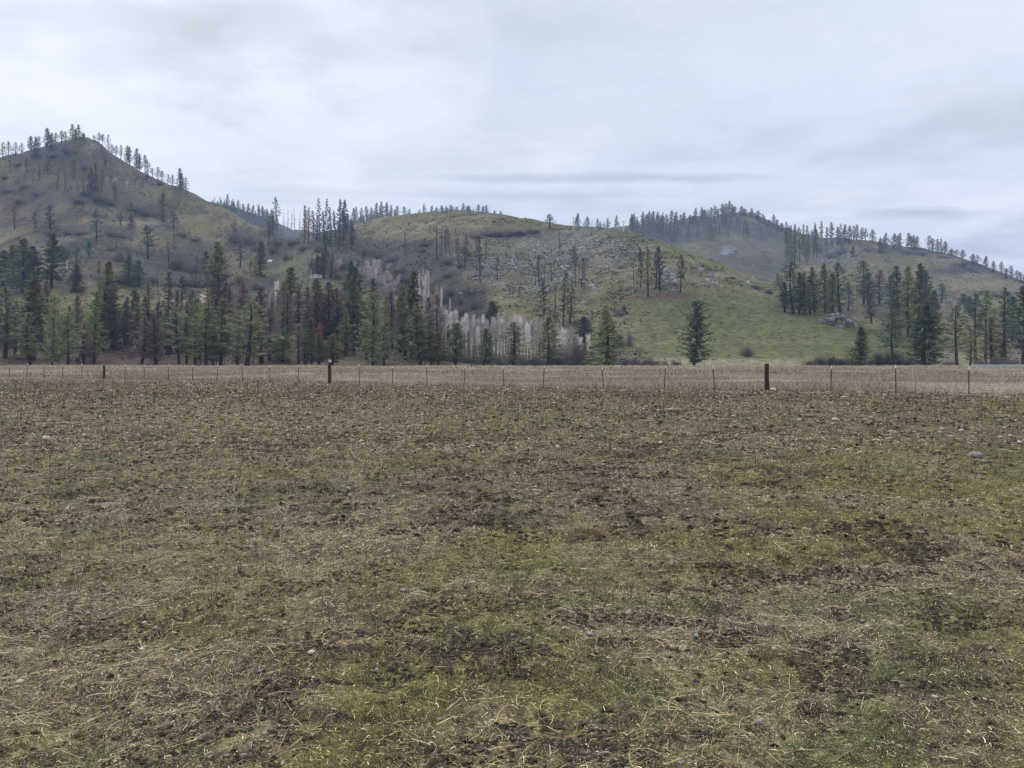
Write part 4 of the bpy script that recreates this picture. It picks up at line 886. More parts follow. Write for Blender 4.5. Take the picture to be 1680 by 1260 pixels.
# ---- pines of the row across the field and of the bench behind it: name, shape, colour, column, top, foot, width, label
P, S_, D_, FR = 'pine_tree', 'scorched_pine', 'dead_pine', 'fir_tree'
GL = 'pines along the far edge of the field on the left'; GM = 'pines standing before the bare aspens'; GB = 'pines on the bench behind the left row'; GR = 'pines at the far edge of the field on the right'; GK = 'tall pines on the knoll right of the green slope'
FRONT = [
 (P, 'pine', 'dark', -14, 418, 470, 34, 'dark pine cut by the left border of the photo, on the bench', GB),
 (P, 'pine', 'dark', 4, 410, 470, 26, 'dark slim pine on the bench at the very left, beside the cut-off one', GB),
 (P, 'pine', 'dark', 20, 401, 474, 28, 'slim dark pine, left neighbour of the tallest pine of the bench trio', GB),
 (P, 'pine', 'green', 36, 391, 482, 36, 'tallest pine of the green bench trio left of the tan pole', GB),
 (P, 'pine', 'dark', 51, 403, 478, 32, 'right-hand pine of the green bench trio left of the tan pole', GB),
 (P, 'pine', 'dark', 84, 382, 475, 36, 'broad dark pine with bare trunk foot standing just left of the tan pole', GB),
 (P, 'fir', 'dark', 124, 432, 480, 26, 'dark bushy conifer on the bench just right of the tan pole', GB),
 (P, 'sparse', 'teal', 126, 405, 452, 18, 'small grey-green pine rising behind the bushy one right of the tan pole', GB),
 (P, 'bottle', 'scorchgreen' and 'green', 8, 470, 588, 38, 'green pine with bare dark trunk at the left end of the row', GL),
 (D_, 'thin', 'brown', 25, 502, 582, 26, 'reddish-brown dead pine between the two leftmost green pines of the row', GL),
 (P, 'pine', 'green', 53, 452, 591, 48, 'big layered green pine, tallest in the left third of the row', GL),
 (P, 'pine', 'green', 50, 512, 600, 32, 'green pine in front of the big layered pine, clear trunk at its foot', GL),
 (P, 'column', 'green', 85, 486, 601, 32, 'narrow green pine with a rounded top reaching the grass, front of the row', GL),
 (P, 'pine', 'green', 112, 512, 600, 32, 'grey-green pine on two close trunks, right of the rounded narrow pine', GL),
 (S_, 'thin', 'olive', 127, 482, 594, 26, 'olive-brown pine with bronze tip behind the two-trunk pine', GL),
 (D_, 'thin', 'brown', 137, 530, 597, 26, 'low brown pine on thin black trunks left of the fresh green pine', GL),
 (P, 'pine', 'vivid', 154, 477, 596, 28, 'fresh green pine, slim and leaning, left of the bare gap in the row', GL),
 (S_, 'pine', 'scorched', 184, 427, 571, 36, 'tall scorched pine, olive above and black-brown below, behind the bare gap', GL),
 (S_, 'thin', 'scorched', 170, 470, 575, 24, 'thin scorched pine leaning on the tall one behind the bare gap', GL),
 (S_, 'thin', 'scorched', 205, 492, 566, 22, 'small brown-footed pine just right of the tall scorched pine', GL),
 (S_, 'pine', 'scorched', 218, 474, 560, 32, 'scorched pine with yellowish top on the slope behind the bare gap', GL),
 (D_, 'thin', 'brown', 232, 518, 598, 30, 'dead brown pine at the right edge of the bare gap, front row', GL),
 (D_, 'thin', 'brown', 256, 516, 598, 34, 'wide dead brown pine on a straight black trunk, right of the bare gap', GL),
 (D_, 'thin', 'darkbrown', 246, 508, 580, 26, 'dark dead pine behind the two brown ones right of the bare gap', GL),
 (S_, 'thin', 'scorched', 275, 445, 555, 28, 'tall brown-grey pine rising above the brown ones right of the gap', GL),
 (D_, 'thin', 'darkbrown', 280, 505, 582, 28, 'black-brown burnt pine left of the dense green clump', GL),
 (P, 'pine', 'dark', 212, 415, 470, 20, 'left-hand pine of the green pair standing on the grassy bench', GB),
 (P, 'pine', 'teal', 229, 426, 471, 20, 'right-hand pine of the green pair standing on the grassy bench', GB),
 (P, 'sparse', 'green', 244, 461, 502, 24, 'low spreading green pine at the edge of the yellow-green bench meadow', GB),
 (P, 'sparse', 'dark', 299, 452, 505, 18, 'thin pine on the bench left of the pale bare track', GB),
 (P, 'thin', 'olive', 165, 452, 485, 18, 'faint olive pine on the bench left of the tall scorched pine', GB),
 (P, 'bottle', 'green', 294, 503, 597, 26, 'left outer green pine of the dense clump on black trunks', GL),
 (S_, 'thin', 'scorched', 306, 494, 597, 22, 'bronze-topped slim pine inside the left side of the dense green clump', GL),
 (P, 'bottle', 'vivid', 320, 488, 598, 30, 'brightest green pine of the dense clump, its top the highest there', GL),
 (P, 'bottle', 'green', 338, 503, 602, 36, 'round-headed green pine in the middle of the dense clump', GL),
 (P, 'pine', 'green', 362, 488, 600, 34, 'right-hand tall green pine of the dense clump, three trunks below', GL),
 (S_, 'thin', 'scorchgreen', 350, 545, 601, 26, 'low half-brown pine on pale trunks at the front of the dense clump', GL),
 (S_, 'pine', 'scorched', 361, 395, 525, 46, 'big old pine behind the dense clump, olive top and brown skirt', GB),
 (P, 'pine', 'dark', 338, 412, 458, 22, 'dark green pine on the bench, left behind the big old pine', GB),
 (P, 'pine', 'teal', 350, 440, 480, 20, 'small blue-green pine tucked left of the big old pine', GB),
 (D_, 'thin', 'brown', 374, 462, 565, 28, 'maroon-brown dead pine between the dense clump and the broad green pine', GL),
 (D_, 'thin', 'red', 405, 462, 540, 30, 'rusty dead pine rising behind the broad green pine', GL),
 (P, 'bottle', 'green', 405, 491, 602, 48, 'broad green pine with wide rounded crown left of the burnt black pine', GL),
 (S_, 'thin', 'scorchgreen', 389, 530, 601, 24, 'half-brown pine at the left shoulder of the broad green pine', GL),
 (P, 'fir', 'dark', 427, 395, 455, 20, 'dark narrow spire on the hillside above the burnt black pine', GB),
 (D_, 'thin', 'darkbrown', 429, 470, 596, 44, 'burnt black-brown pine with dense twiggy limbs right of the broad green pine', GL),
 (D_, 'thin', 'darkbrown', 442, 505, 590, 28, 'thin charred pine right behind the burnt black-brown one', GL),
 (P, 'pine', 'teal', 456, 480, 528, 12, 'thin young green pine among the white birch stems', GB),
 (S_, 'pine', 'olive', 478, 437, 540, 34, 'tall dusky pine just right of the white birch stems', GL),
 (P, 'fir', 'vivid', 463, 540, 594, 26, 'small bright green cone-shaped pine alone in the dark gap', GL),
 (D_, 'thin', 'brown', 490, 530, 602, 26, 'thin grey-brown dead pine on two straight trunks right of the small bright pine', GL),
 (D_, 'thin', 'brown', 500, 545, 602, 22, 'small dead brown pine against the left side of the two-tone pine', GL),
 (P, 'pine', 'green', 512, 520, 602, 22, 'two-tone young pine left of the orange spire', GL),
 (P, 'pine', 'yellowgreen', 523, 545, 602, 18, 'yellow-green slim pine under the orange spire', GL),
 ('orange_conifer', 'spire', 'orange', 525, 527, 550, 8, 'bright orange dead spire among dark pines', None),
 (S_, 'thin', 'yellowgreen', 544, 548, 602, 36, 'yellowish broad young pine just right of the mid wooden post', GL),
 (D_, 'thin', 'brown', 503, 470, 560, 32, 'left peak of the big brown dead stand behind the orange spire', GL),
 (S_, 'pine', 'scorched', 521, 456, 568, 36, 'highest olive-tipped tree of the brown dead stand behind the orange spire', GL),
 (D_, 'thin', 'darkbrown', 540, 462, 572, 34, 'right peak of the brown dead stand, dark and dense', GL),
 (D_, 'thin', 'darkbrown', 556, 502, 578, 30, 'blackish dead pine right below the brown dead stand', GL),
 (P, 'fir', 'teal', 570, 427, 545, 26, 'tall blue-green spire, left of the twin dark spires', GL),
 (P, 'pine', 'dark', 592, 436, 560, 28, 'tall dark spire beside the blue-green one', GL),
 (S_, 'pine', 'scorched', 580, 455, 575, 28, 'brown-skirted pine squeezed between the two tall spires', GL),
 (D_, 'thin', 'purple', 569, 525, 578, 28, 'purple-brown dead pine standing before the two tall spires', GL),
 (D_, 'thin', 'brown', 588, 520, 576, 24, 'maroon dead pine left of the great broad pine', GL),
 (P, 'column', 'green', 611, 480, 602, 42, 'great broad green pine on paired trunks, centre of the row', GL),
 (P, 'bottle', 'green', 630, 534, 600, 30, 'shorter green pine leaning against the great broad pine', GL),
 (D_, 'thin', 'darkbrown', 643, 478, 572, 30, 'dark purple-brown pine between the great broad pine and the bronze one', GL),
 (S_, 'pine', 'scorched', 656, 464, 578, 32, 'bronze-topped pine left of the tall pointed pine', GL),
 (P, 'pine', 'dark', 676, 444, 590, 34, 'tall pointed pine, highest in the centre of the row', GL),
 (P, 'bottle', 'green', 664, 520, 590, 32, 'spreading grey-green pine at the left foot of the tall pointed pine', GL),
 (P, 'pine', 'green', 690, 495, 601, 38, 'wide fresh green pine in front of the tall pointed pine', GL),
 (P, 'pine', 'green', 708, 522, 601, 28, 'green pine on a black trunk, right end of the dense row', GL),
 (P, 'pine', 'olive', 719, 542, 601, 22, 'low olive pine closing the right end of the dense row', GL),
 (D_, 'thin', 'red', 735, 508, 560, 22, 'dark red-brown dead spire among the bare aspens, left part', GM),
 (P, 'pine', 'green', 747, 529, 602, 34, 'grey-green pine, first one standing apart right of the dense row', GM),
 (P, 'pine', 'green', 794, 538, 602, 28, 'slim green pine alone before the middle of the aspens', GM),
 (FR, 'fir', 'dark', 805, 494, 533, 26, 'small dark fir rising out of the bare aspens', None),
 (P, 'bottle', 'green', 842, 528, 602, 36, 'bushy green pine with a pale gappy top before the aspens', GM),
 (D_, 'smallsparse', 'red', 884, 521, 596, 16, 'thin red-brown dead pine left of the green pine by the purple brush', GM),
 (P, 'pine', 'green', 900, 518, 602, 36, 'green pine with straight trunk, right end of the bare aspens', GM),
 (FR, 'fir', 'dark', 957, 519, 572, 28, 'dark fir with brownish skirt above the purple brush', None),
 (P, 'fir', 'green', 995, 507, 601, 44, 'dense full green pine standing alone at the foot of the rocky hill', None),
 (P, 'column', 'dark', 1138, 494, 601, 44, 'tall solitary column-shaped pine at the foot of the green slope', None),
 (P, 'fir', 'green', 1411, 536, 602, 32, 'young full green pine right of the solitary column pine, beyond the wooden post', GR),
 (P, 'bottle', 'dark', 1465, 510, 590, 32, 'dark irregular pine rising out of the brush left of the big front pine', GR),
 (P, 'fir', 'dark', 1515, 500, 602, 46, 'big dense dark pine in front of the tall knoll group', GR),
 (P, 'sparse', 'green', 1570, 500, 602, 32, 'open green pine on a bare straight trunk, left of the pale panels', GR),
 (P, 'sparse', 'olive', 1592, 545, 600, 20, 'low thin pine on a bare pole trunk above the left end of the panels', GR),
 (P, 'sparse', 'dark', 1601, 481, 597, 28, 'tall pine with thin bare trunk above the left end of the pale panels', GR),
 (S_, 'sparse', 'scorchgreen', 1617, 476, 596, 26, 'tall dark-topped pine with brown lower limbs above the pale panels', GR),
 (S_, 'thin', 'olive', 1628, 520, 597, 32, 'broad olive pine in front of the golden bush', GR),
 (S_, 'sparse', 'scorchgreen', 1648, 471, 594, 30, 'tall layered pine just right of the golden bush', GR),
 (P, 'pine', 'teal', 1661, 486, 560, 26, 'hazy blue-green pine behind the layered one right of the golden bush', GR),
 (P, 'pine', 'dark', 1678, 468, 598, 34, 'dark pine cut by the right border of the photo', GR),
 (P, 'fir', 'dark', 1644, 562, 597, 16, 'small dark young pine under the tall ones above the panels', GR),
 (P, 'pine', 'teal', 1581, 482, 512, 22, 'left blue-green pine of the pair on the valley slope', GR),
 (P, 'pine', 'teal', 1589, 486, 514, 16, 'right blue-green pine of the pair on the valley slope', GR),
 (P, 'bottle', 'teal', 1545, 464, 498, 18, 'single rounded blue-green pine on the open brown slope', None),
 (P, 'bottle', 'dark', 1302, 430, 515, 32, 'big dark pine at the left end of the knoll group', GK),
 (P, 'pine', 'dark', 1288, 462, 512, 18, 'low dark pine leaning out of the left end of the knoll group', GK),
 (P, 'pine', 'dark', 1311, 446, 515, 20, 'slim dark pine pressed against the big one at the left end of the knoll group', GK),
 (P, 'pine', 'dark', 1329, 452, 516, 22, 'dark pine between the olive and the thin brownish pine on the knoll', GK),
 (P, 'pine', 'dark', 1366, 448, 513, 20, 'dark pine between the slim olive pine and the full pine over the outcrop', GK),
 (P, 'pine', 'dark', 1424, 446, 501, 18, 'dark narrow pine at the right flank of the straight dense pine on the knoll', GK),
 (P, 'thin', 'olive', 1320, 444, 517, 24, 'dull olive pine second in the left knoll group', GK),
 (S_, 'thin', 'scorched', 1337, 437, 513, 22, 'thin brownish pine in the middle of the left knoll group', GK),
 (P, 'pine', 'olive', 1354, 432, 513, 22, 'slim olive pine over the rock outcrop', GK),
 (P, 'bottle', 'dark', 1378, 430, 513, 30, 'full dark pine over the right end of the rock outcrop', GK),
 (P, 'thin', 'dark', 1391, 462, 512, 18, 'low pine at the right flank of the full one over the outcrop', GK),
 (P, 'bottle', 'green', 1417, 427, 501, 28, 'straight dense pine standing left of the reddish one', GK),
 (D_, 'thin', 'red', 1443, 442, 501, 26, 'reddish-brown dying pine between the dense knoll pines', GK),
 (P, 'pine', 'dark', 1430, 480, 530, 18, 'small pine low on the knoll under the reddish one', GK),
 (P, 'pine', 'teal', 1463, 452, 520, 20, 'hazy blue-green pine left behind the tall knoll group', GK),
 (P, 'pine', 'dark', 1477, 434, 550, 30, 'tallest left pine of the tall knoll group above the big front pine', GK),
 (P, 'pine', 'olive', 1490, 435, 553, 26, 'second tall pine of the knoll group, brownish green', GK),
 (P, 'pine', 'dark', 1504, 432, 553, 28, 'third tall pine of the knoll group, sharply pointed and dark', GK),
 (P, 'pine', 'dark', 1518, 445, 553, 26, 'fourth tall pine of the knoll group, sloping shoulder', GK),
 (P, 'pine', 'dark', 1531, 476, 556, 26, 'right-hand lower pine of the tall knoll group', GK),
]
for (nm, kd, cl, px, top, base, wd, lab, gp) in FRONT:
    if nm == 'orange_conifer':
        tree(nm, kd, cl, px, top, 600, wd, lab, None, cat='conifer', single=False); continue
    tree(nm, kd, cl, px, top, base, wd, lab, gp, bark='char' if nm in (D_, S_) else 'bark')
for k in range(46):                                     # second rank, mostly dead or scorched
    px = -20 + 16.4 * k + random.uniform(-5, 5); base = random.uniform(556, 590); h = random.uniform(70, 104); cl = random.choice(['brown', 'darkbrown', 'scorched', 'brown', 'olive', 'scorched', 'olive'])
    lk = {'brown': 'brown dead', 'darkbrown': 'black-brown dead', 'scorched': 'half-scorched', 'purple': 'grey-purple dead', 'olive': 'dull olive'}[cl]
    tree(S_ if cl in ('scorched', 'olive') else D_, 'thin', cl, px, base - h, base, h * .30, f'{lk} pine in the shaded second rank behind the front row, {ordn(k + 1)} from left', 'second rank of dead and scorched pines', bark='char')
# a few more bare black trunks under the row
for k, (px, top, base) in enumerate([(77, 545, 590), (131, 560, 596), (141, 560, 598), (148, 560, 598), (157, 560, 594), (276, 545, 588), (330, 560, 600), (346, 560, 601), (355, 560, 601), (368, 555, 599), (398, 555, 602), (415, 560, 601), (505, 560, 602), (535, 565, 602), (617, 560, 602), (653, 540, 576), (697, 565, 601), (713, 560, 601)]):
    tree('dead_tree', 'snag', 'char', px, top, base, 12, f'bare black trunk under the dense pine row, {ordn(k + 1)} such trunk from left', 'bare black trunks under the pine row')

# ---- trees on the left hill
for k, (px, top, base, cl, kd, wd) in enumerate([(-22, 236, 268, 'olive', 'smallsparse', 14), (5, 233, 263, 'olive', 'smallsparse', 12), (13, 232, 262, 'teal', 'smallsparse', 10), (25, 233, 259, 'brown', 'smallsparse', 12), (35, 234, 256, 'olive', 'smallsparse', 9), (52, 223, 249, 'olive', 'small', 12), (58, 224, 262, 'darkbrown', 'small', 12), (63, 223, 247, 'dark', 'smallsparse', 10), (77, 210, 246, 'dark', 'small', 13), (85, 218, 246, 'darkbrown', 'small', 11), (91, 217, 242, 'dark', 'smallsparse', 9), (101, 214, 238, 'olive', 'smallsparse', 11), (108, 215, 236, 'olive', 'smallsparse', 9), (118, 203, 232, 'olive', 'small', 11), (124, 212, 231, 'dark', 'small', 9), (130, 204, 230, 'olive', 'small', 11), (137, 218, 229, 'olive', 'small', 8), (154, 222, 232, 'dark', 'smallsparse', 6), (162, 217, 236, 'olive', 'smallsparse', 9), (168, 220, 240, 'olive', 'smallsparse', 8), (178, 220, 248, 'olive', 'smallsparse', 8), (184, 237, 254, 'olive', 'smallsparse', 10), (190, 238, 258, 'brown', 'smallsparse', 9), (198, 237, 261, 'olive', 'smallsparse', 8), (208, 238, 266, 'brown', 'small', 9), (213, 240, 269, 'olive', 'small', 9), (225, 243, 277, 'dark', 'small', 11), (229, 252, 277, 'dark', 'small', 8), (238, 254, 284, 'olive', 'smallsparse', 11), (243, 262, 286, 'brown', 'smallsparse', 9), (250, 276, 290, 'olive', 'smallsparse', 9), (259, 274, 294, 'olive', 'smallsparse', 10), (266, 280, 297, 'olive', 'smallsparse', 9), (275, 285, 302, 'olive', 'smallsparse', 8), (283, 286, 306, 'brown', 'smallsparse', 8), (295, 275, 314, 'dark', 'small', 12), (299, 283, 316, 'dark', 'small', 9), (307, 290, 319, 'olive', 'smallsparse', 9)]):
    look = {'dark': 'dark', 'olive': 'thin pale', 'brown': 'brownish', 'darkbrown': 'blackish', 'teal': 'bluish'}[cl]
    tree('ridge_pine', kd, cl, px, top, base, wd, f'{look} pine on the skyline of the craggy left hill, {ordn(k + 1)} from its left end', 'pines on the skyline of the left hill', hill='left', single=True)
for k, (px, top, base, cl, kd, wd) in enumerate([(17, 259, 286, 'char', 'snag', 8), (24, 331, 378, 'red', 'smallsparse', 16), (43, 258, 288, 'darkbrown', 'smallsparse', 10), (58, 346, 374, 'darkbrown', 'smallsparse', 12), (65, 276, 304, 'darkbrown', 'smallsparse', 9), (84, 336, 384, 'purple', 'small', 22), (79, 262, 292, 'darkbrown', 'smallsparse', 11), (94, 268, 312, 'char', 'snag', 9), (107, 272, 314, 'char', 'snag', 9), (121, 262, 300, 'darkbrown', 'smallsparse', 10), (128, 292, 322, 'char', 'snag', 9), (137, 283, 322, 'char', 'snag', 8), (145, 286, 324, 'darkbrown', 'smallsparse', 11), (150, 275, 325, 'darkbrown', 'small', 12), (157, 268, 322, 'darkbrown', 'small', 12), (168, 276, 316, 'dark', 'smallsparse', 10), (172, 248, 276, 'darkbrown', 'smallsparse', 10), (190, 297, 336, 'darkbrown', 'smallsparse', 11), (241, 280, 306, 'darkbrown', 'smallsparse', 8), (215, 332, 346, 'dark', 'small', 8), (158, 343, 394, 'teal', 'smallsparse', 19), (198, 350, 370, 'brown', 'smallsparse', 14), (215, 352, 375, 'purple', 'small', 12), (268, 316, 366, 'dark', 'small', 17), (284, 346, 374, 'brown', 'smallsparse', 16), (242, 370, 426, 'teal', 'smallsparse', 28), (277, 385, 444, 'char', 'snag', 10), (286, 382, 410, 'dark', 'smallsparse', 10), (145, 394, 420, 'teal', 'small', 14), (207, 403, 424, 'brown', 'smallsparse', 8), (164, 428, 455, 'olive', 'smallsparse', 14), (394, 392, 441, 'dark', 'smallsparse', 18), (411, 425, 446, 'dark', 'smallsparse', 9), (262, 448, 500, 'char', 'snag', 7), (440, 362, 402, 'darkbrown', 'smallsparse', 16), (384, 360, 384, 'purple', 'smallsparse', 12), (100, 402, 424, 'purple', 'small', 16), (322, 420, 448, 'dark', 'smallsparse', 12)]):
    lk = {'char': 'bare black snag', 'red': 'rusty dead pine', 'darkbrown': 'blackish burnt pine', 'purple': 'grey dead pine', 'teal': 'open green pine', 'dark': 'dark green pine', 'brown': 'brown dead pine', 'olive': 'olive pine'}[cl]
    tree('dead_tree' if cl == 'char' else 'hillside_pine', kd, cl, px, top, base, wd, f'{lk} on the left hill face, {ordn(k + 1)} counted from the upper left', 'trees on the face of the left hill', hill='left', single=True, bark='char' if cl in ('char', 'darkbrown') else 'bark')

# ---- the dark stand at the head of the ravine between the hills
for k, (px, top, base, cl, kd, wd) in enumerate([(446, 345, 382, 'dark', 'small', 16), (452, 323, 372, 'teal', 'smallsparse', 13), (466, 341, 380, 'grey', 'snag', 7), (472, 338, 380, 'grey', 'snag', 8), (478, 342, 382, 'grey', 'snag', 8), (484, 340, 384, 'grey', 'snag', 8), (490, 341, 386, 'grey', 'snag', 7), (499, 336, 398, 'brown', 'thin', 17), (506, 340, 400, 'red', 'thin', 15), (514, 345, 392, 'teal', 'small', 12), (525, 325, 395, 'brown', 'smallsparse', 13), (531, 345, 400, 'darkbrown', 'thin', 14), (537, 326, 398, 'dark', 'smallsparse', 11), (542, 340, 405, 'darkbrown', 'thin', 14), (551, 345, 400, 'dark', 'thin', 14), (557, 326, 392, 'teal', 'small', 12), (565, 328, 390, 'teal', 'small', 13), (563, 345, 404, 'darkbrown', 'thin', 16), (555, 362, 410, 'dark', 'thin', 14), (576, 361, 410, 'darkbrown', 'thin', 15), (535, 380, 448, 'dark', 'small', 14), (570, 350, 384, 'dark', 'small', 14), (520, 352, 396, 'purple', 'thin', 14), (580, 372, 400, 'darkbrown', 'smallsparse', 12)]):
    lk = {'grey': 'bare grey trunk', 'brown': 'brown dead pine', 'red': 'maroon dead pine', 'darkbrown': 'black burnt pine', 'teal': 'blue-green pine', 'dark': 'dark pine', 'purple': 'grey-purple dead pine'}[cl]
    tree('dead_tree' if cl == 'grey' else 'ravine_pine', kd, cl, px, top, base, wd, f'{lk} in the dark stand at the ravine head, {ordn(k + 1)} from its left side', 'stand at the head of the ravine', single=True, bark='greybark' if cl == 'grey' else 'char')
for k, (px, top, base, cl, wd) in enumerate([(521, 417, 456, 'darkbrown', 22), (531, 414, 457, 'darkbrown', 20), (542, 418, 458, 'darkbrown', 20), (512, 424, 452, 'brown', 16)]):
    tree('dead_pine', 'thin', cl, px, top, base, wd, f'black-brown dead pine in the knot of trees above the white trailer, {ordn(k + 1)} of four', 'dead pines above the white trailer', bark='char')

# ---- trees on the rocky middle hill
for k, (px, top, base, cl, kd, wd) in enumerate([(665, 376, 420, 'char', 'snag', 12), (716, 364, 426, 'char', 'snag', 14), (724, 374, 420, 'char', 'snag', 9), (732, 375, 416, 'darkbrown', 'smallsparse', 9), (738, 372, 420, 'darkbrown', 'smallsparse', 9), (749, 398 - 28, 398 + 20, 'char', 'snag', 8), (763, 384, 440, 'darkbrown', 'smallsparse', 15), (752, 390, 440, 'darkbrown', 'smallsparse', 11), (780, 380, 424, 'char', 'snag', 9), (788, 385, 465, 'darkbrown', 'smallsparse', 14), (797, 376, 428, 'char', 'snag', 10), (816, 418, 460, 'darkbrown', 'smallsparse', 10), (697, 468 - 50, 446, 'char', 'snag', 7), (878, 424, 469, 'char', 'snag', 11), (885, 418, 470, 'darkbrown', 'smallsparse', 14), (893, 420, 466, 'char', 'snag', 8), (905, 424, 464, 'char', 'snag', 15), (919, 374, 414, 'char', 'snag', 10), (941, 405, 432, 'darkbrown', 'smallsparse', 13), (954, 422, 472, 'darkbrown', 'smallsparse', 14), (958, 430, 476, 'char', 'snag', 9), (892, 458, 526, 'dark', 'sparse', 20), (910, 470, 521, 'char', 'snag', 12), (924, 441, 537, 'dark', 'sparse', 20), (934, 462, 537, 'olive', 'sparse', 22), (1008, 484, 517, 'char', 'snag', 30), (1051, 406, 471, 'dark', 'smallsparse', 15), (1063, 403, 488, 'olive', 'sparse', 22), (1076, 406, 474, 'dark', 'sparse', 18), (1083, 402, 477, 'dark', 'sparse', 24), (1116, 418, 481, 'dark', 'sparse', 18), (902, 351, 376, 'dark', 'smallsparse', 18), (853, 470, 488, 'darkbrown', 'smallsparse', 7), (970, 357, 389, 'darkbrown', 'snag', 10), (944, 400, 470, 'dark', 'smallsparse', 8), (1040, 425, 470, 'char', 'snag', 7), (1024, 500, 515, 'dusk', 'small', 12)]):
    lk = {'char': 'bare burnt snag', 'darkbrown': 'charred thin pine', 'dark': 'dark open pine', 'olive': 'olive-green pine', 'dusk': 'small grey pine'}[cl]
    if kd == 'snag' and cl == 'darkbrown': lk = 'bare snag'
    tree('dead_tree' if kd == 'snag' else 'hillside_pine', kd, cl, px, top, base, wd, f'{lk} on the rocky middle hill, {ordn(k + 1)} counting from its left flank', 'trees on the rocky middle hill', hill='mid', single=True, bark='char')
for k, (px, top, base, wd) in enumerate([(948, 350, 376, 11), (964, 355, 376, 11), (980, 358, 378, 8), (986, 363, 379, 7), (991, 365, 380, 6), (997, 357, 381, 8), (1011, 353, 384, 9)]):
    tree('ridge_pine', 'small', 'dark', px, top, base, wd, f'hazy blue-grey pine behind the middle crest near the pale poles, {ordn(k + 1)} from left', 'pines behind the middle crest', hill='farl', single=True)

# ---- far wooded skyline: left ridge, behind the middle hill, right ridge
FARS = [(340, 331, 341, 8), (349, 329, 342, 8), (357, 330, 344, 7), (366, 331, 346, 7), (374, 318, 345, 7), (383, 331, 349, 7), (391, 328, 352, 8), (399, 334, 354, 8), (407, 333, 357, 8), (415, 336, 360, 8), (423, 335, 362, 8), (431, 338, 366, 9), (439, 342, 369, 9), (578, 341, 374, 9), (585, 339, 372, 10), (593, 341, 370, 10), (601, 338, 368, 10), (609, 340, 366, 10), (617, 332, 364, 9), (626, 331, 362, 10), (634, 331, 360, 9), (641, 336, 360, 8), (652, 337, 358, 9), (664, 338, 357, 9), (671, 342, 356, 7), (688, 343, 356, 6), (696, 334, 354, 7), (708, 337, 353, 7), (716, 340, 352, 8), (724, 337, 350, 8), (732, 338, 350, 8), (740, 336, 349, 9), (749, 339, 349, 8), (760, 333, 349, 8), (768, 337, 349, 9), (785, 335, 352, 8), (793, 338, 353, 8), (800, 336, 354, 8), (812, 345, 357, 6), (822, 346, 358, 7)]
for k, (px, top, base, wd) in enumerate(FARS):
    pl_ = 'the far ridge left of the ravine' if px < 450 else ('the far ridge right above the ravine' if px < 680 else 'the skyline behind the grassy middle crest')
    n0 = 0 if px < 450 else (13 if px < 680 else 25)
    tree('ridge_pine', 'small', 'dark', px, top, base, wd, f'small blue-hazed pine on {pl_}, {ordn(k - n0 + 1)} from left', 'far ' + pl_[4:], hill='farl', single=True)
FARR = [(1035, 365, 374), (1044, 361, 373), (1055, 347, 372), (1061, 351, 372), (1066, 345, 372), (1071, 346, 372), (1079, 347, 372), (1087, 354, 371), (1093, 351, 371), (1102, 345, 370), (1110, 347, 370), (1116, 352, 370), (1121, 349, 369), (1132, 352, 368), (1137, 354, 367), (1142, 341, 366), (1151, 340, 364), (1157, 343, 362), (1167, 340, 360), (1172, 337, 358), (1178, 343, 358), (1185, 334, 357), (1191, 333, 356), (1196, 329, 356), (1200, 335, 356), (1206, 338, 355), (1217, 338, 354), (1222, 342, 354), (1233, 341, 356), (1244, 345, 361), (1252, 352, 366), (1262, 360, 371), (1269, 352, 374), (1275, 360, 377), (1283, 366, 380)]
for k, (px, top, base) in enumerate(FARR):
    tree('ridge_pine', 'small', 'dark', px, top, base, 8 + (k * 7 % 4), f'blue-green pine on the skyline of the farthest right hill, {ordn(k + 1)} from its left end', 'pines on the farthest right skyline', hill='farr', single=True)
NR = [(1291, 363, 392, 'dark'), (1298, 370, 394, 'dark'), (1304, 367, 396, 'brown'), (1312, 372, 396, 'dark'), (1321, 367, 400, 'dark'), (1326, 370, 402, 'olive'), (1334, 365, 404, 'dark'), (1341, 371, 404, 'brown'), (1347, 362, 406, 'olive'), (1355, 372, 404, 'dark'), (1366, 364, 404, 'brown'), (1375, 372, 402, 'dark'), (1380, 366, 402, 'dark'), (1387, 368, 400, 'dark'), (1393, 370, 399, 'dark'), (1400, 370, 397, 'olive'), (1405, 368, 396, 'olive'), (1414, 373, 396, 'dark'), (1420, 374, 397, 'dark'), (1432, 376, 399, 'olive'), (1443, 390, 412, 'dark'), (1448, 391, 414, 'dark'), (1453, 382, 408, 'dark'), (1467, 383, 410, 'dark'), (1472, 386, 410, 'brown'), (1477, 382, 409, 'brown'), (1489, 382, 408, 'olive'), (1494, 386, 409, 'dark'), (1499, 385, 409, 'dark'), (1505, 387, 409, 'olive'), (1524, 386, 410, 'brown'), (1530, 391, 412, 'dark'), (1538, 392, 414, 'dark'), (1545, 391, 416, 'brown'), (1550, 396, 418, 'brown'), (1561, 408, 421, 'dark'), (1570, 409, 423, 'olive'), (1579, 410, 427, 'dark'), (1596, 416, 434, 'dark'), (1604, 418, 436, 'dark'), (1618, 420, 442, 'dark'), (1629, 428, 447, 'dark'), (1643, 429, 453, 'dark'), (1651, 440, 456, 'dark'), (1659, 435, 459, 'dark'), (1668, 443, 462, 'dark'), (1674, 446, 464, 'dark'), (1682, 450, 467, 'dark'), (1694, 452, 471, 'dark')]
for k, (px, top, base, cl) in enumerate(NR):
    lk = {'dark': 'dark', 'olive': 'pale thin', 'brown': 'brownish'}[cl]
    tree('ridge_pine', 'small' if k % 3 else 'smallsparse', cl, px, top, base, 9 + k % 4, f'{lk} pine on the crest of the brown right hill, {ordn(k + 1)} from its left end', 'pines on the crest of the right hill', hill='right', single=True)
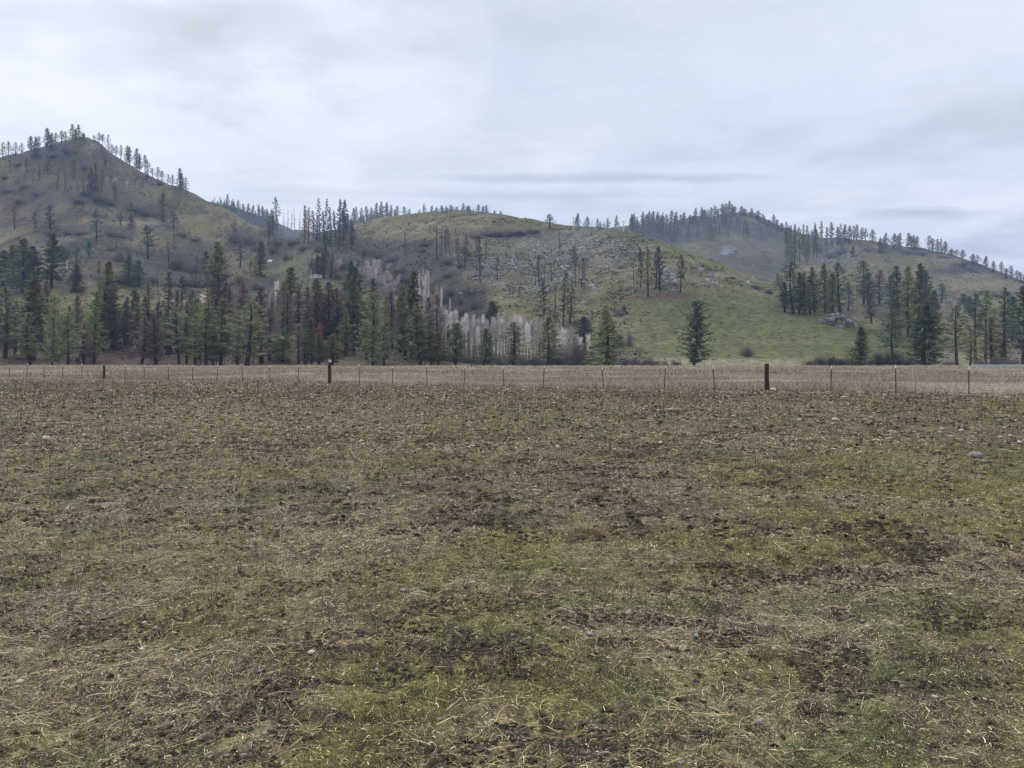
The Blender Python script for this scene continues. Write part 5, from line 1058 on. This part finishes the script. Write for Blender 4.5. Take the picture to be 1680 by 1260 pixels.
tree('hillside_pine', 'small', 'dark', 1277, 449, 470, 13, 'small dark pine alone on the slope left of the knoll group', None, single=True)
tree('hillside_pine', 'small', 'dark', 1400, 404, 424, 9, 'small dark pine by the pale rocks high on the brown right hill', None, hill='right', single=True)

# ---- leafless trees: birches, cottonwoods, aspens
for k, (px, top, base, wd) in enumerate([(686, 441, 500, 14), (696, 440, 504, 14), (702, 446, 500, 10), (716, 464, 510, 6), (724, 470, 508, 6), (738, 490, 520, 8)]):
    tree('white_birch', 'stems' if k < 2 else 'aspen', 'pale', px, top, base, wd, f'tall white bare birch in the ravine left of the rocky hill, {ordn(k + 1)} from left', 'white birches in the ravine', bark='birch', Y=345 + 5 * k)
for k, (px, top, base, wd) in enumerate([(443, 478, 524, 5), (452, 460, 520, 8), (456, 458, 522, 8), (461, 470, 522, 6), (465, 486, 520, 6), (510, 440, 470, 5)]):
    tree('white_birch', 'aspen', 'pale', px, top, base, wd, f'thin white birch stem on the bench below the trailer, {ordn(k + 1)} from left', 'white birch stems on the bench', bark='birch')
for k, (px, top, base, wd, cl) in enumerate([(552, 424, 446, 30, 'grey'), (596, 426, 462, 40, 'grey'), (612, 424, 468, 44, 'pale'), (628, 432, 478, 40, 'grey'), (640, 446, 490, 34, 'grey'), (508, 408, 450, 24, 'pale'), (712, 520, 556, 34, 'grey'), (1640, 500, 530, 30, 'gold'), (1556, 492, 526, 34, 'grey'), (1572, 500, 530, 30, 'grey')]):
    lab = ['round grey bare tree below the dark ravine stand, far left of the bare trees', 'grey bare cottonwood at the ravine bottom, left of the palest one', 'palest spreading cottonwood at the ravine bottom', 'grey bare cottonwood just right of the palest one', 'low grey bare cottonwood at the right end of the ravine group', 'pale bare tree with dead twigs left of the black-brown knot', 'low grey bare tree behind the right end of the dense pine row', 'golden-orange bush glowing behind the right-hand pines', 'grey bare tree on the valley slope left of the blue-green pine pair', 'grey bare tree just below the blue-green pine pair'][k]
    tree('golden_tree' if cl == 'gold' else 'bare_cottonwood', 'cottonwood', cl, px, top, base, wd, lab, None if cl == 'gold' else 'bare grey cottonwoods', bark='greybark')
k = 0
for row, (base, Yr, n, x0, x1) in enumerate([(560, 318, 22, 712, 900), (575, 300, 26, 738, 950), (588, 287, 16, 766, 972)]):
    for i in range(n):
        px = x0 + (x1 - x0) * (i + .25 + .5 * random.random()) / n
        top = pl(np.array([px]), [(715, 500, 0), (740, 512, 0), (770, 516, 0), (800, 522, 0), (830, 516, 0), (860, 520, 0), (900, 525, 0), (930, 532, 0), (970, 545, 0)], 1)[0] + random.uniform(-9, 7) + row * 5
        tree('bare_aspen', 'aspen', 'pale' if random.random() < .6 else 'grey', px, top, base, 13 + 5 * random.random(), f'slender pale leafless aspen in the {["back", "middle", "front"][row]} thicket row, {ordn(i + 1)} from left', 'bare aspens below the rocky hill', bark='aspenbark', Y=Yr + 8 * random.random())

for i, (px, top, base) in enumerate([(650, 486, 522), (662, 480, 520), (671, 496, 530), (684, 500, 536), (697, 508, 545), (706, 500, 545), (718, 506, 552), (728, 500, 550)]):
    tree('bare_aspen', 'aspen', 'grey', px, top, base, 18, f'grey leafless tree in the gully above the aspen thicket, {ordn(i + 1)} from left', 'grey leafless trees in the gully', bark='aspenbark')
# ---- shrubs
SH = []
def shrubs(place, group, col, items, **kw):
    for k, (px, top, base, wd) in enumerate(items):
        tree('shrub', 'shrub', col, px, top, base, wd, f'leafless {"dark " if col == "dusk" else "purple-grey "}shrub {place}, {ordn(k + 1)} from left', group, cat='shrub', **kw)
shrubs('in the brush below the aspens', 'brush below the aspens', 'purple', [(728 + 12.5 * i + 4 * ((i * 7) % 3), 572 + (i * 5) % 14, 600, 26 + (i * 3) % 9) for i in range(17)], Y=283)
shrubs('in brush left of the full lone pine', 'brush at the foot of the rocky hill', 'purple', [(912, 560, 600, 34), (930, 556, 600, 38), (948, 552, 598, 40), (966, 572, 600, 30), (975, 560, 598, 26), (1012, 584, 601, 24), (1026, 578, 601, 30), (1042, 580, 601, 32), (1058, 582, 601, 34), (1074, 586, 602, 24), (1090, 590, 602, 20), (1112, 588, 602, 22)], Y=274)
shrubs('just behind the full lone pine', 'brush behind the full pine', 'purple', [(1020, 545, 570, 20), (1032, 538, 568, 18), (1018, 505, 518, 26)], hill='mid')
thing(tree('shrub', 'shrub', 'dusk', 1225, 566, 584, 26, 'round dark shrub alone on the green slope', None, cat='shrub', hill='mid'), 'round dark shrub alone low on the green slope', 'shrub')
shrubs('beside the young green pine', 'brush by the young green pine', 'dusk', [(1330, 590, 602, 26), (1345, 582, 602, 30), (1362, 578, 602, 34), (1380, 582, 602, 32), (1396, 584, 602, 30), (1428, 584, 602, 30), (1442, 574, 602, 34), (1456, 568, 602, 36), (1474, 572, 602, 36), (1490, 580, 602, 28)], Y=268)
shrubs('behind the pale metal panels', 'brush under the right-hand pines', 'purple', [(1556, 588, 602, 24), (1610, 586, 601, 26), (1634, 582, 600, 28), (1658, 582, 600, 30)], Y=276)
shrubs('on the craggy left hill', 'shrubs on the left hill', 'purple', [(12, 308, 318, 40), (30, 322, 334, 46), (38, 300, 312, 22), (60, 312, 324, 30), (84, 374, 386, 30), (108, 398, 422, 24), (112, 374, 386, 40), (128, 320, 334, 40), (130, 376, 386, 34), (140, 308, 324, 34), (160, 318, 332, 40), (182, 322, 338, 36), (182, 376, 390, 30), (198, 406, 428, 34), (202, 378, 391, 34), (222, 338, 350, 34), (240, 340, 356, 36), (258, 342, 358, 30), (285, 418, 442, 40), (300, 422, 444, 40), (318, 424, 448, 44), (330, 446, 472, 40), (308, 448, 470, 40), (284, 450, 470, 40), (250, 448, 466, 34), (200, 446, 466, 50), (176, 448, 464, 50), (386, 380, 400, 34), (404, 384, 402, 34), (420, 398, 412, 30), (300, 378, 390, 30), (318, 386, 396, 24), (88, 246, 262, 30), (110, 240, 256, 26), (140, 264, 284, 26), (262, 292, 304, 18), (160, 298, 312, 22), (60, 248, 262, 24), (30, 262, 276, 26), (8, 286, 298, 26)], hill='left')
shrubs('below the dark ravine stand', 'shrubs in the ravine', 'purple', [(456, 388, 404, 40), (478, 386, 402, 36), (498, 398, 414, 30), (520, 402, 416, 30), (448, 402, 418, 30), (470, 412, 428, 26), (560, 424, 442, 30), (578, 420, 436, 30), (590, 440, 458, 24), (530, 434, 446, 24), (556, 446, 460, 24), (470, 462, 480, 26), (420, 458, 478, 26), (395, 448, 468, 30)])
shrubs('in the middle hill gully', 'shrubs in the gully', 'dusk', [(600, 404, 418, 34), (620, 410, 424, 36), (640, 418, 432, 34), (612, 424, 438, 34), (632, 430, 444, 30), (655, 436, 450, 34), (665, 450, 466, 30), (650, 462, 480, 36), (740, 470, 488, 30), (755, 480, 500, 34), (728, 482, 500, 30), (742, 494, 512, 34), (762, 500, 520, 34), (778, 490, 508, 30), (770, 468, 484, 24), (716, 500, 518, 28), (790, 508, 524, 26)], hill='mid')
shrubs('high on the rocky middle hill', 'shrubs on the middle hill', 'dusk', [(735, 424, 434, 26), (762, 404, 414, 22), (770, 410, 420, 26), (756, 430, 440, 22), (800, 380, 388, 34), (818, 379, 388, 34), (838, 378, 387, 36), (858, 377, 386, 34), (876, 374, 383, 26), (780, 384, 392, 26), (700, 396, 404, 30), (735, 446, 456, 28), (690, 406, 414, 26), (1240, 466, 474, 22), (1262, 474, 482, 22), (1280, 482, 490, 24), (1300, 488, 496, 22), (1200, 452, 458, 18)], hill='mid')
shrubs('on the brown right hill', 'shrubs on the right hill', 'purple', [(1360, 410, 424, 26), (1380, 406, 420, 26), (1420, 402, 412, 24), (1446, 406, 416, 24), (1490, 410, 418, 26), (1510, 411, 419, 26), (1548, 418, 426, 24), (1580, 428, 436, 26), (1612, 474, 483, 30), (1636, 480, 488, 24), (1650, 476, 484, 20), (1525, 494, 506, 22), (1470, 492, 502, 24), (1600, 440, 447, 24)], hill='right')

# ---- distant dense woods: they read as one mass
def woods(hill, regions):
    VV, T3, P4, TT, o, mi = [], [], [], [], 0, []
    protos = []
    for v in range(5):
        me = conifer('smallsparse' if v == 4 else 'small', v, 'dark', 'bark', True)
        V = np.empty(len(me.vertices) * 3, np.float32); me.vertices.foreach_get('co', V)
        nt_ = sum(1 for p in me.polygons if p.material_index == 0); tone = np.empty(len(me.vertices), np.float32); me.attributes['tone'].data.foreach_get('value', tone)
        protos.append((V.reshape(-1, 3)[:nt_ * 3], tone[:nt_ * 3]))
    for (x0, x1, y0, y1, n, h) in regions:
        for _ in range(n):
            px = random.uniform(x0, x1); py = y0(px) + random.random() * (y1(px) - y0(px))
            if float(vn(px / 16, py / 9, 411)) < .33: continue
            X, Y, Z = ground_at(px, py, hill)
            V, tn = random.choice(protos); H = h * random.uniform(.7, 1.25) / F * Y; W = H * random.uniform(.9, 1.3); a = random.random() * 6.28
            k = random.random() < .55
            V = V.reshape(-1, 3, 3)[::2 if k else 1].reshape(-1, 3); tn = tn.reshape(-1, 3)[::2 if k else 1].ravel()
            x = V[:, 0] * math.cos(a) - V[:, 1] * math.sin(a); y = V[:, 0] * math.sin(a) + V[:, 1] * math.cos(a)
            VV.append(np.c_[X + x * W, Y + y * W, Z - .5 + V[:, 2] * H]); TT.append(tn * random.uniform(.75, 1.25))
    V = np.vstack(VV); me = mesh('woods', V, [np.arange(len(V)).reshape(-1, 3)], [M['dark']], attrs={'tone': np.concatenate(TT)})
    obj('woods', me, kind='stuff')
cr = lambda pts, d: (lambda px: float(np.interp(px, [p[0] for p in pts], [p[1] for p in pts])) + d)
woods('farr', [(1030, 1200, cr(FARR_CREST, 4), cr([(1030, 378), (1100, 398), (1180, 402), (1200, 398)], 0), 200, 23), (1190, 1350, cr(FARR_CREST, 10), cr([(1190, 385), (1260, 396), (1350, 412)], 0), 80, 20)])
woods('farl', [(325, 470, cr(FARL_CREST, 1), cr(FARL_CREST, 22), 150, 19), (555, 650, cr(FARL_CREST, 0), cr(FARL_CREST, 14), 110, 19), (715, 780, cr(FARL_CREST, 0), cr(FARL_CREST, 4), 26, 10)])
woods('right', [(1285, 1400, cr([(1285, 444), (1330, 424), (1350, 414), (1400, 396)], 1), cr([(1285, 450), (1330, 434), (1400, 404)], 0), 12, 20)])

# ---- low sage and brush over all the hillsides, and the loose rock
def tufts(name, key, n, size, pal, wts, where, mat='litter'):
    X, Y, Z, Pp, A, c = SURF[key]; r, k = X.shape
    w_ = np.abs((A[:-1, :-1] - A[1:, :-1]).clip(0, None)) * (Pp[:-1, 1:] - Pp[:-1, :-1])
    w_ = w_ * where(X, Y, Z, Pp, A)[:-1, :-1]; w_[:6] = 0; w_ = w_.ravel(); w_ /= w_.sum()
    i = rng.choice(len(w_), n, p=w_); a, b = i // (k - 1), i % (k - 1); u, v = rng.random(n), rng.random(n)
    bl = lambda Q: Q[a, b] * (1 - u) * (1 - v) + Q[a + 1, b] * u * (1 - v) + Q[a, b + 1] * (1 - u) * v + Q[a + 1, b + 1] * u * v
    return bl(X), bl(Y), bl(Z)
parts = []
for key, n, wf in (('left', 26000, lambda X, Y, Z, p, A: ss(.44, .6, fbm(X / 14, Y / 14, 3, 61)) * (A < 592) + .05), ('mid', 24000, lambda X, Y, Z, p, A: (ss(.45, .6, fbm(X / 12, Y / 12, 3, 63)) + .05) * (1 - .985 * ss(0, 60, p - (1010 + (A - 480) * 0.15)) * ss(455, 490, A))), ('right', 17000, lambda X, Y, Z, p, A: ss(.45, .6, fbm(X / 16, Y / 16, 3, 65)) + .05), ('farr', 7000, lambda X, Y, Z, p, A: ss(.45, .6, fbm(X / 20, Y / 20, 3, 67)) + .05)):
    x, y, z = tufts('', key, n, 1, None, None, wf)
    sz = (.25 + .95 * rng.random(n) ** 2.5) * (y / 600) ** .5; nb = 7
    q = rng.normal(size=(n, nb, 3)); q[..., 2] = np.abs(q[..., 2]) + .3; q /= np.linalg.norm(q, axis=-1, keepdims=True)
    w2 = np.cross(q, rng.normal(size=(n, nb, 3))); w2 /= np.linalg.norm(w2, axis=-1, keepdims=True)
    B = np.stack([x, y, z - .05], -1)[:, None] + rng.normal(0, .35, (n, nb, 3)) * sz[:, None, None] * np.array([1, 1, 0]); s3 = sz[:, None, None]
    V = np.stack([B - w2 * s3 * .28, B + w2 * s3 * .28, B + q * s3 * 1.0], 2).reshape(-1, 3)
    c = pick(n, [(0.062, 0.052, 0.046), (0.088, 0.076, 0.052), (0.046, 0.046, 0.032), (0.15, 0.13, 0.08)], (3, 3, 2, 2))
    parts.append((V, np.arange(len(V)).reshape(-1, 3), np.repeat(c, nb * 3, axis=0)))
V, T3, C = join(parts); obj('hillside_brush', mesh('hillside_brush', V, [T3], [M['litter']], attrs={'col': C}), kind='stuff')
M['rock'] = m_attr('weathered_rock', .9, .1)
parts = []
def bl_(px, a, cx, cy, rx, ry): return np.clip(1.3 - np.sqrt(((px - cx) / rx) ** 2 + ((a - cy) / ry) ** 2), 0, 1)
def wmid(X, Y, Z, p, A):
    band = ss(.53, .63, fbm(X / 6, Y / 30 + X / 45, 3, 71))
    m = bl_(p, A, 862, 440, 80, 38) * 1.2 + bl_(p, A, 985, 412, 60, 26) * .8 + bl_(p, A, 1110, 455, 50, 22) * .8 + bl_(p, A, 960, 470, 22, 16) * 1.2 + bl_(p, A, 935, 395, 70, 14) * .8 + bl_(p, A, 1200, 462, 60, 9) * .8 + bl_(p, A, 1290, 488, 50, 7) + bl_(p, A, 800, 480, 50, 8) * .8 + bl_(p, A, 1205, 506, 16, 5) * .6
    return m * (band ** 1.5 + .012)
for key, n, wf, s0 in (('mid', 2500, wmid, .46), ('right', 500, lambda X, Y, Z, p, A: bl_(p, A, 1365, 424, 34, 12) + .5 * bl_(p, A, 1436, 450, 24, 10) + .004, .42), ('left', 260, lambda X, Y, Z, p, A: (ss(.55, .65, fbm(X / 10, Y / 10, 3, 73)) * (A < 470)) + .003, .28), ('farr', 160, lambda X, Y, Z, p, A: bl_(p, A, 1195, 412, 14, 7) + .001, .6)):
    x, y, z = tufts('', key, n, 1, None, None, wf)
    sh = [stone_shape(I1, 300 + k, .7, .6) for k in range(8)]
    sz = s0 * (.5 + 2.6 * rng.random(n) ** 3.2); th = rng.random(n) * 6.283; ks = rng.integers(0, 8, n); st = 1 + rng.random(n) * .9
    V0 = np.stack([s[0] for s in sh])[ks] * sz[:, None, None]; V0[..., 0] *= st[:, None]
    V = np.stack([V0[..., 0] * np.cos(th)[:, None] - V0[..., 1] * np.sin(th)[:, None], V0[..., 0] * np.sin(th)[:, None] + V0[..., 1] * np.cos(th)[:, None], V0[..., 2]], -1) + np.stack([x, y, z + sz * .1], -1)[:, None]
    Fc = (I1[1][None] + (np.arange(n) * len(I1[0]))[:, None, None]).reshape(-1, 3)
    c = pick(n, [(0.30, 0.30, 0.29), (0.22, 0.215, 0.205), (0.40, 0.395, 0.375), (0.20, 0.185, 0.17)], (3, 3, 1.3, 2), .2)
    parts.append((V.reshape(-1, 3), Fc, np.repeat(c, len(I1[0]), axis=0)))
V, T3, C = join(parts); obj('loose_rock', mesh('loose_rock', V, [T3], [M['rock']], attrs={'col': C}), kind='stuff')
# the grey outcrop on the knoll
M['outcrop'] = m_stone('stone_outcrop', (0.25, 0.25, 0.25), (0.13, 0.125, 0.125))
def outcrop(px, py, wpx, hpx, n, seed, label, hill):
    r = np.random.default_rng(seed); X, Y, Z = ground_at(px, py, hill); k = Y / F
    VV, FF, o = [], [], 0
    for i in range(n):
        u = r.normal(0, .42); s = k * hpx * (.07 + .22 * r.random() ** 2); V, Fc = stone_shape(I1, seed + i, .6 + .5 * r.random(), .9)
        x = np.clip(u, -1, 1) * wpx * .5 * k; y = r.normal(0, .25) * wpx * .5 * k; zz = HILLS[hill].zat(px + x / k, Y + y) - Z; top = k * hpx * .75 * max(0, 1 - abs(u) ** 1.5) * r.random() ** .6 if r.random() < .6 else 0
        VV.append(V * s * np.array([1.2, 1, .9]) + np.array([x, y, zz + top])); FF.append(Fc + o); o += len(V)
    me = mesh('rock_outcrop', np.vstack(VV), [np.vstack(FF)], [M['outcrop']]); thing(obj('rock_outcrop', me, loc=(X, Y, Z)), label, 'rock outcrop')
outcrop(1378, 533, 64, 22, 110, 700, 'heap-like grey rock outcrop on the knoll below the tall pines', 'mid' if HILLS['mid'].find(1378, 532) else 'right')
outcrop(1203, 508, 22, 7, 12, 800, 'small low rock outcrop halfway up the green slope', 'mid')

# ---- labels of trees spread over a slope: which tier, and which one of its look from the left
def retier(group, cuts, place):
    obs = [o for o in COL.objects if o.get('group') == group]; keyed = {}
    for o in obs:
        x, y, z = o.location; py = HY - (z - CH) / y * F
        tier = 'upper' if py < cuts[0] else ('middle' if py < cuts[1] else 'lower')
        keyed.setdefault((o['label'].split(' on the ')[0], tier), []).append((x / y, o))
    for (look, tier), l in keyed.items():
        l.sort(key=lambda q: q[0])
        for i, (_, o) in enumerate(l):
            o['label'] = f'{look} on the {tier} face of {place}' + (f', {ordn(i + 1)} such from left' if len(l) > 1 else ', the only such there')
retier('trees on the face of the left hill', (300, 390), 'the craggy left hill')
retier('shrubs on the left hill', (300, 390), 'the craggy left hill')
retier('trees on the rocky middle hill', (428, 475), 'the rocky middle hill')
import re
for grp in {o.get('group') for o in COL.objects if o.get('group')}:
    obs = [o for o in COL.objects if o.get('group') == grp]
    if grp.startswith(('bare aspens', 'trees on the', 'shrubs on the left')): continue
    rx = re.compile(r'(?<=, )((?:twenty|thirty|forty)-)?[a-z]+(?= (?:from|of four|such))')
    if not all(rx.search(o['label']) for o in obs): continue
    sub_ = {}
    for o in obs: sub_.setdefault(re.split(r' on | behind | in ', o['label'], maxsplit=1)[-1].rsplit(',', 1)[0], []).append(o)
    for l in sub_.values():
        l.sort(key=lambda o: o.location.x / o.location.y)
        for i, o in enumerate(l): o['label'] = rx.sub(ordn(i + 1), o['label'], count=1)
# ------------------------------------------------------------------ fence across the field
M['steel'] = m_plain('steel_dark_green', (0.045, 0.045, 0.038), .6, .3)
M['cap'] = m_plain('paint_white', (0.75, 0.74, 0.70), .5, .3, var=.05)
M['wood'] = m_plain('wood_weathered', (0.050, 0.036, 0.032), .9, .1, var=.5, scale=12)
M['woodend'] = m_plain('wood_pale', (0.46, 0.42, 0.36), .9, .1)
M['wire'] = m_plain('wire_grey', (0.20, 0.19, 0.18), .5, .4, .6)
fence = obj('wire_fence', None); fence.empty_display_size = .2
thing(fence, 'barbed wire fence with thin white-tipped steel posts and dark wooden posts crossing the field', 'fence')
def fpos(px):
    a = (px - CX) / F; Y = 51.18 / (1 + .539 * a); return a * Y, Y
STEEL = [-38, -11, 15.5, 43.5, 72.5, 102.5, 134.5, 204.5, 238, 276, 316, 356, 398, 442.5, 489, 590, 644, 700.5, 761, 827, 891, 990, 1090, 1172, 1363, 1470, 1589.5, 1735, 1895]
WOOD = [(170.5, 598.5, 3.8), (541, 594, 5.6), (1258, 596, 7.4)]
mt = MB()           # T-section post, 1.35 m
mt.box(-.022, .022, -.004, .004, -.3, 1.2); mt.box(-.004, .004, .004, .034, -.3, 1.2)
for k in range(14): mt.box(-.006, .006, -.012, -.004, .1 + .08 * k, .12 + .08 * k)
mc = MB(); mc.box(-.024, .024, -.006, .006, 1.2, 1.36); mc.box(-.006, .006, .006, .036, 1.2, 1.36)
steel_me, cap_me = mt.mesh('steel_post', M['steel']), mc.mesh('white_cap', M['cap'])
tops = []
for k, px in enumerate(STEEL):
    x, y = fpos(px); z = float(zf(x, y)); s = 1.0 + .04 * math.sin(k * 2.3)
    o = obj('steel_post', steel_me, fence, loc=(x, y, z), scale=(1.15, 1.15, s), rz=-.3 + .2 * math.sin(k)); o.rotation_euler[0] = .05 * math.sin(k * 1.7); o.rotation_euler[1] = .06 * math.sin(k * 2.9)
    obj('white_cap', cap_me, o); tops.append((x, y, z))
for px, top, wpx in WOOD:
    x, y = fpos(px); z = float(zf(x, y)); H = (HY - top) / F * y + CH - z; r0 = wpx / 2 / F * y
    m = MB(); r = np.random.default_rng(int(px)); hs = np.linspace(-.3, H - .02, 7)
    m.tube(np.c_[np.cumsum(r.normal(0, .004, 7)), np.cumsum(r.normal(0, .004, 7)), hs], r0 * np.array([1.1, 1.06, 1.0, .98, .97, .97, .96]), 9)
    o = obj('wooden_post', m.mesh('wooden_post', M['wood'], True), fence, loc=(x, y, z))
    o['label'] = {170.5: 'slim dark wooden post, farthest of the three', 541: 'dark round wooden post with pale sawn top', 1258: 'thick dark brown wooden post, nearest of the three'}[px]
    m = MB(); m.tube([(0, 0, H - .019), (0, 0, H + (.17 if px == 541 else .015))], [r0 * .97, r0 * .9], 9); obj('sawn_top', m.mesh('sawn_top', M['woodend'] if px < 1000 else M['wire'], True), o, loc=(0, 0, 0))
    tops.append((x, y, z))
tops.sort()
for hgt in (.22, .46, .70, .94, 1.16):
    m = MB()
    for a, b in zip(tops[:-1], tops[1:]):
        a, b = np.array(a), np.array(b); pts = [a + (b - a) * f + np.array([0, -.03, hgt - .06 * math.sin(math.pi * f)]) for f in (0, .25, .5, .75, 1)]
        m.tube(pts, .0065, 4, cap=False)
        n = int(np.linalg.norm(b - a) / .35)
        for j in range(1, n):
            p = a + (b - a) * j / n + np.array([0, -.03, hgt - .06 * math.sin(math.pi * j / n)]); m.tube([p - (.015, 0, .02), p + (.015, 0, .02)], .003, 3, cap=False)
    obj('wire_strand', m.mesh('wire_strand', M['wire']), fence)
# little marker posts along the far edge of the field
M['tanpole'] = m_plain('wood_tan', (0.52, 0.42, 0.28), .9, .1)
for px, top, base, lab in ((332, 597, 603, 'short pale post at the far field edge under the broad green pine'), (729.5, 600, 604.5, 'short pale post at the far field edge below the end of the dense pine row'), (752, 601, 604, 'tiny pale post just right of the one below the dense row'), (868, 598, 603, 'short tan post at the far field edge before the aspens')):
    Y = 205; X = (px - CX) / F * Y; H = (HY - top) / F * Y + CH
    m = MB(); m.tube([(0, 0, -.2), (0, 0, H * .5), (.01, 0, H)], [.09, .085, .08], 8); thing(obj('marker_post', m.mesh('marker_post', M['tanpole'], True), loc=(X, Y, 0)), lab, 'post')
# pale livestock panels at the far right
M['panel'] = m_plain('panel_galvanised', (0.42, 0.50, 0.53), .45, .4, .3, var=.12)
pf = obj('panel_fence', None); pf.empty_display_size = .2; thing(pf, 'low pale blue-grey metal panel fence at the far right edge of the field', 'fence')
Y = 215
for k in range(9):
    x0 = (1595 + k * 21 - CX) / F * Y; x1 = (1595 + (k + 1) * 21 - 1.2 - CX) / F * Y; m = MB(); zt = CH - (598.2 - HY) / F * Y
    for j in range(7):
        z = .08 + (zt - .12) * j / 6; m.box(x0, x1, Y - .015, Y + .015, z, z + zt / 9)
    for j in range(5):
        xx = x0 + (x1 - x0) * j / 4; m.box(xx - .04, xx + .04, Y - .03, Y - .018, 0, zt + .05)
    obj('metal_panel', m.mesh('metal_panel', M['panel']), pf)
# poles on the hills
def pole(px, top, base, wpx, label, mat, hill=None, arm=False):
    X, Y, Z = ground_at(px, base, hill); H = (HY - (Z - CH) / Y * F - top) / F * Y; r0 = wpx / 2 / F * Y; m = MB()
    m.tube([(0, 0, -.5), (0, 0, H * .5), (.05, 0, H)], [r0 * 1.1, r0, r0 * .85], 8)
    o = obj('utility_pole', None, loc=(X, Y, Z)); o.empty_display_size = .2; obj('pole', m.mesh('pole', mat, True), o)
    if arm:
        m = MB(); m.box(-H * .16, H * .16, -r0 * 1.9, -r0 * 1.05, H * .9, H * .9 + r0 * .9); obj('crossarm', m.mesh('crossarm', mat), o)
        m = MB()
        for s in (-1, 0, 1): m.tube([(s * H * .13, -r0 * 1.4, H * .9 + r0 * .9), (s * H * .13, -r0 * 1.4, H * .9 + r0 * 2.4)], r0 * .4, 6)
        obj('insulators', m.mesh('insulators', mat), o)
    thing(o, label, 'pole')
M['polewhite'] = m_plain('pole_pale', (0.62, 0.57, 0.52), .8, .2)
pole(110, 428, 458, 2.2, 'bare tan pole standing upright in the bench meadow', M['tanpole'], 'left')
pole(941, 356, 376, 1.5, 'pale power pole on the grassy crest, left of the two', M['polewhite'], 'mid', True)
pole(1023, 362, 381, 1.5, 'pale power pole with crossarm on the crest, right of the two', M['polewhite'], 'mid', True)
# the white trailer and the small white shed on the left slope
M['white'] = m_plain('paint_trailer', (0.62, 0.62, 0.63), .4, .4, var=.06)
M['glass'] = m_plain('window_dark', (0.03, 0.035, 0.04), .1, .5, var=.05)
M['tyre'] = m_plain('rubber', (0.03, 0.03, 0.03), .8, .1)
X, Y, Z = ground_at(519, 459); k = Y / F; L, H = 19 * k, 7.5 * k
tr = obj('travel_trailer', None, loc=(X, Y, Z)); tr.empty_display_size = .2; thing(tr, 'white travel trailer parked on the grassy slope below the black-brown trees', 'trailer')
m = MB(); prof = [(-.5, .22), (-.47, .72), (-.40, .94), (-.2, 1.0), (.25, 1.0), (.42, .92), (.49, .70), (.5, .22)]; w_ = 2.3
V = [(x * L, s * w_ / 2, z * H) for s in (-1, 1) for x, z in prof]; n = len(prof)
q = [(i, (i + 1) % n, n + (i + 1) % n, n + i) for i in range(n)]; t3 = [(0, i + 1, i) for i in range(1, n - 1)] + [(n, n + i, n + i + 1) for i in range(1, n - 1)]
m.add(V, t3, q); obj('body', m.mesh('body', M['white']), tr)
for x0, x1, z0, z1 in ((-.36, -.16, .58, .82), (.02, .10, .24, .80), (.2, .36, .58, .82)):
    m = MB(); m.box(x0 * L, x1 * L, -w_ / 2 - .03, -w_ / 2 - .003, z0 * H, z1 * H); obj('window' if z0 > .3 else 'door', m.mesh('window', M['glass'] if z0 > .3 else M['woodend']), tr)
for s in (-1, 1):
    m = MB(); m.tube([(0, s * .85, .14 * H), (0, s * 1.12, .14 * H)], .17 * H, 14); obj('wheel', m.mesh('wheel', M['tyre'], True), tr)
m = MB(); m.tube([(.5 * L, 0, .24 * H), (.62 * L, 0, .18 * H)], .06, 6); obj('tow_hitch', m.mesh('tow_hitch', M['steel']), tr)
X, Y, Z = ground_at(443, 432); k = Y / F; wd, H = 6.5 * k, 4.2 * k
sh = obj('shed', None, loc=(X, Y, Z)); sh.empty_display_size = .2; thing(sh, 'tiny white shed on the hillside right of the dark narrow spire', 'shed')
m = MB(); m.box(-wd / 2, wd / 2, -wd * .4, wd * .4, -.5, H * .65, ); obj('wall', m.mesh('wall', M['white']), sh)
m = MB(); a, b_ = wd * .56, wd * .46
m.add([(-a, -b_, H * .62), (a, -b_, H * .62), (a, b_, H * .62), (-a, b_, H * .62), (-a, 0, H), (a, 0, H)], [(0, 4, 3), (1, 2, 5)], [(0, 1, 5, 4), (3, 4, 5, 2), (0, 3, 2, 1)]); obj('roof', m.mesh('roof', M['white']), sh)
m = MB(); m.box(-wd * .1, wd * .12, -wd * .4 - .04, -wd * .4 - .004, 0, H * .5); obj('door', m.mesh('door', M['glass']), sh)
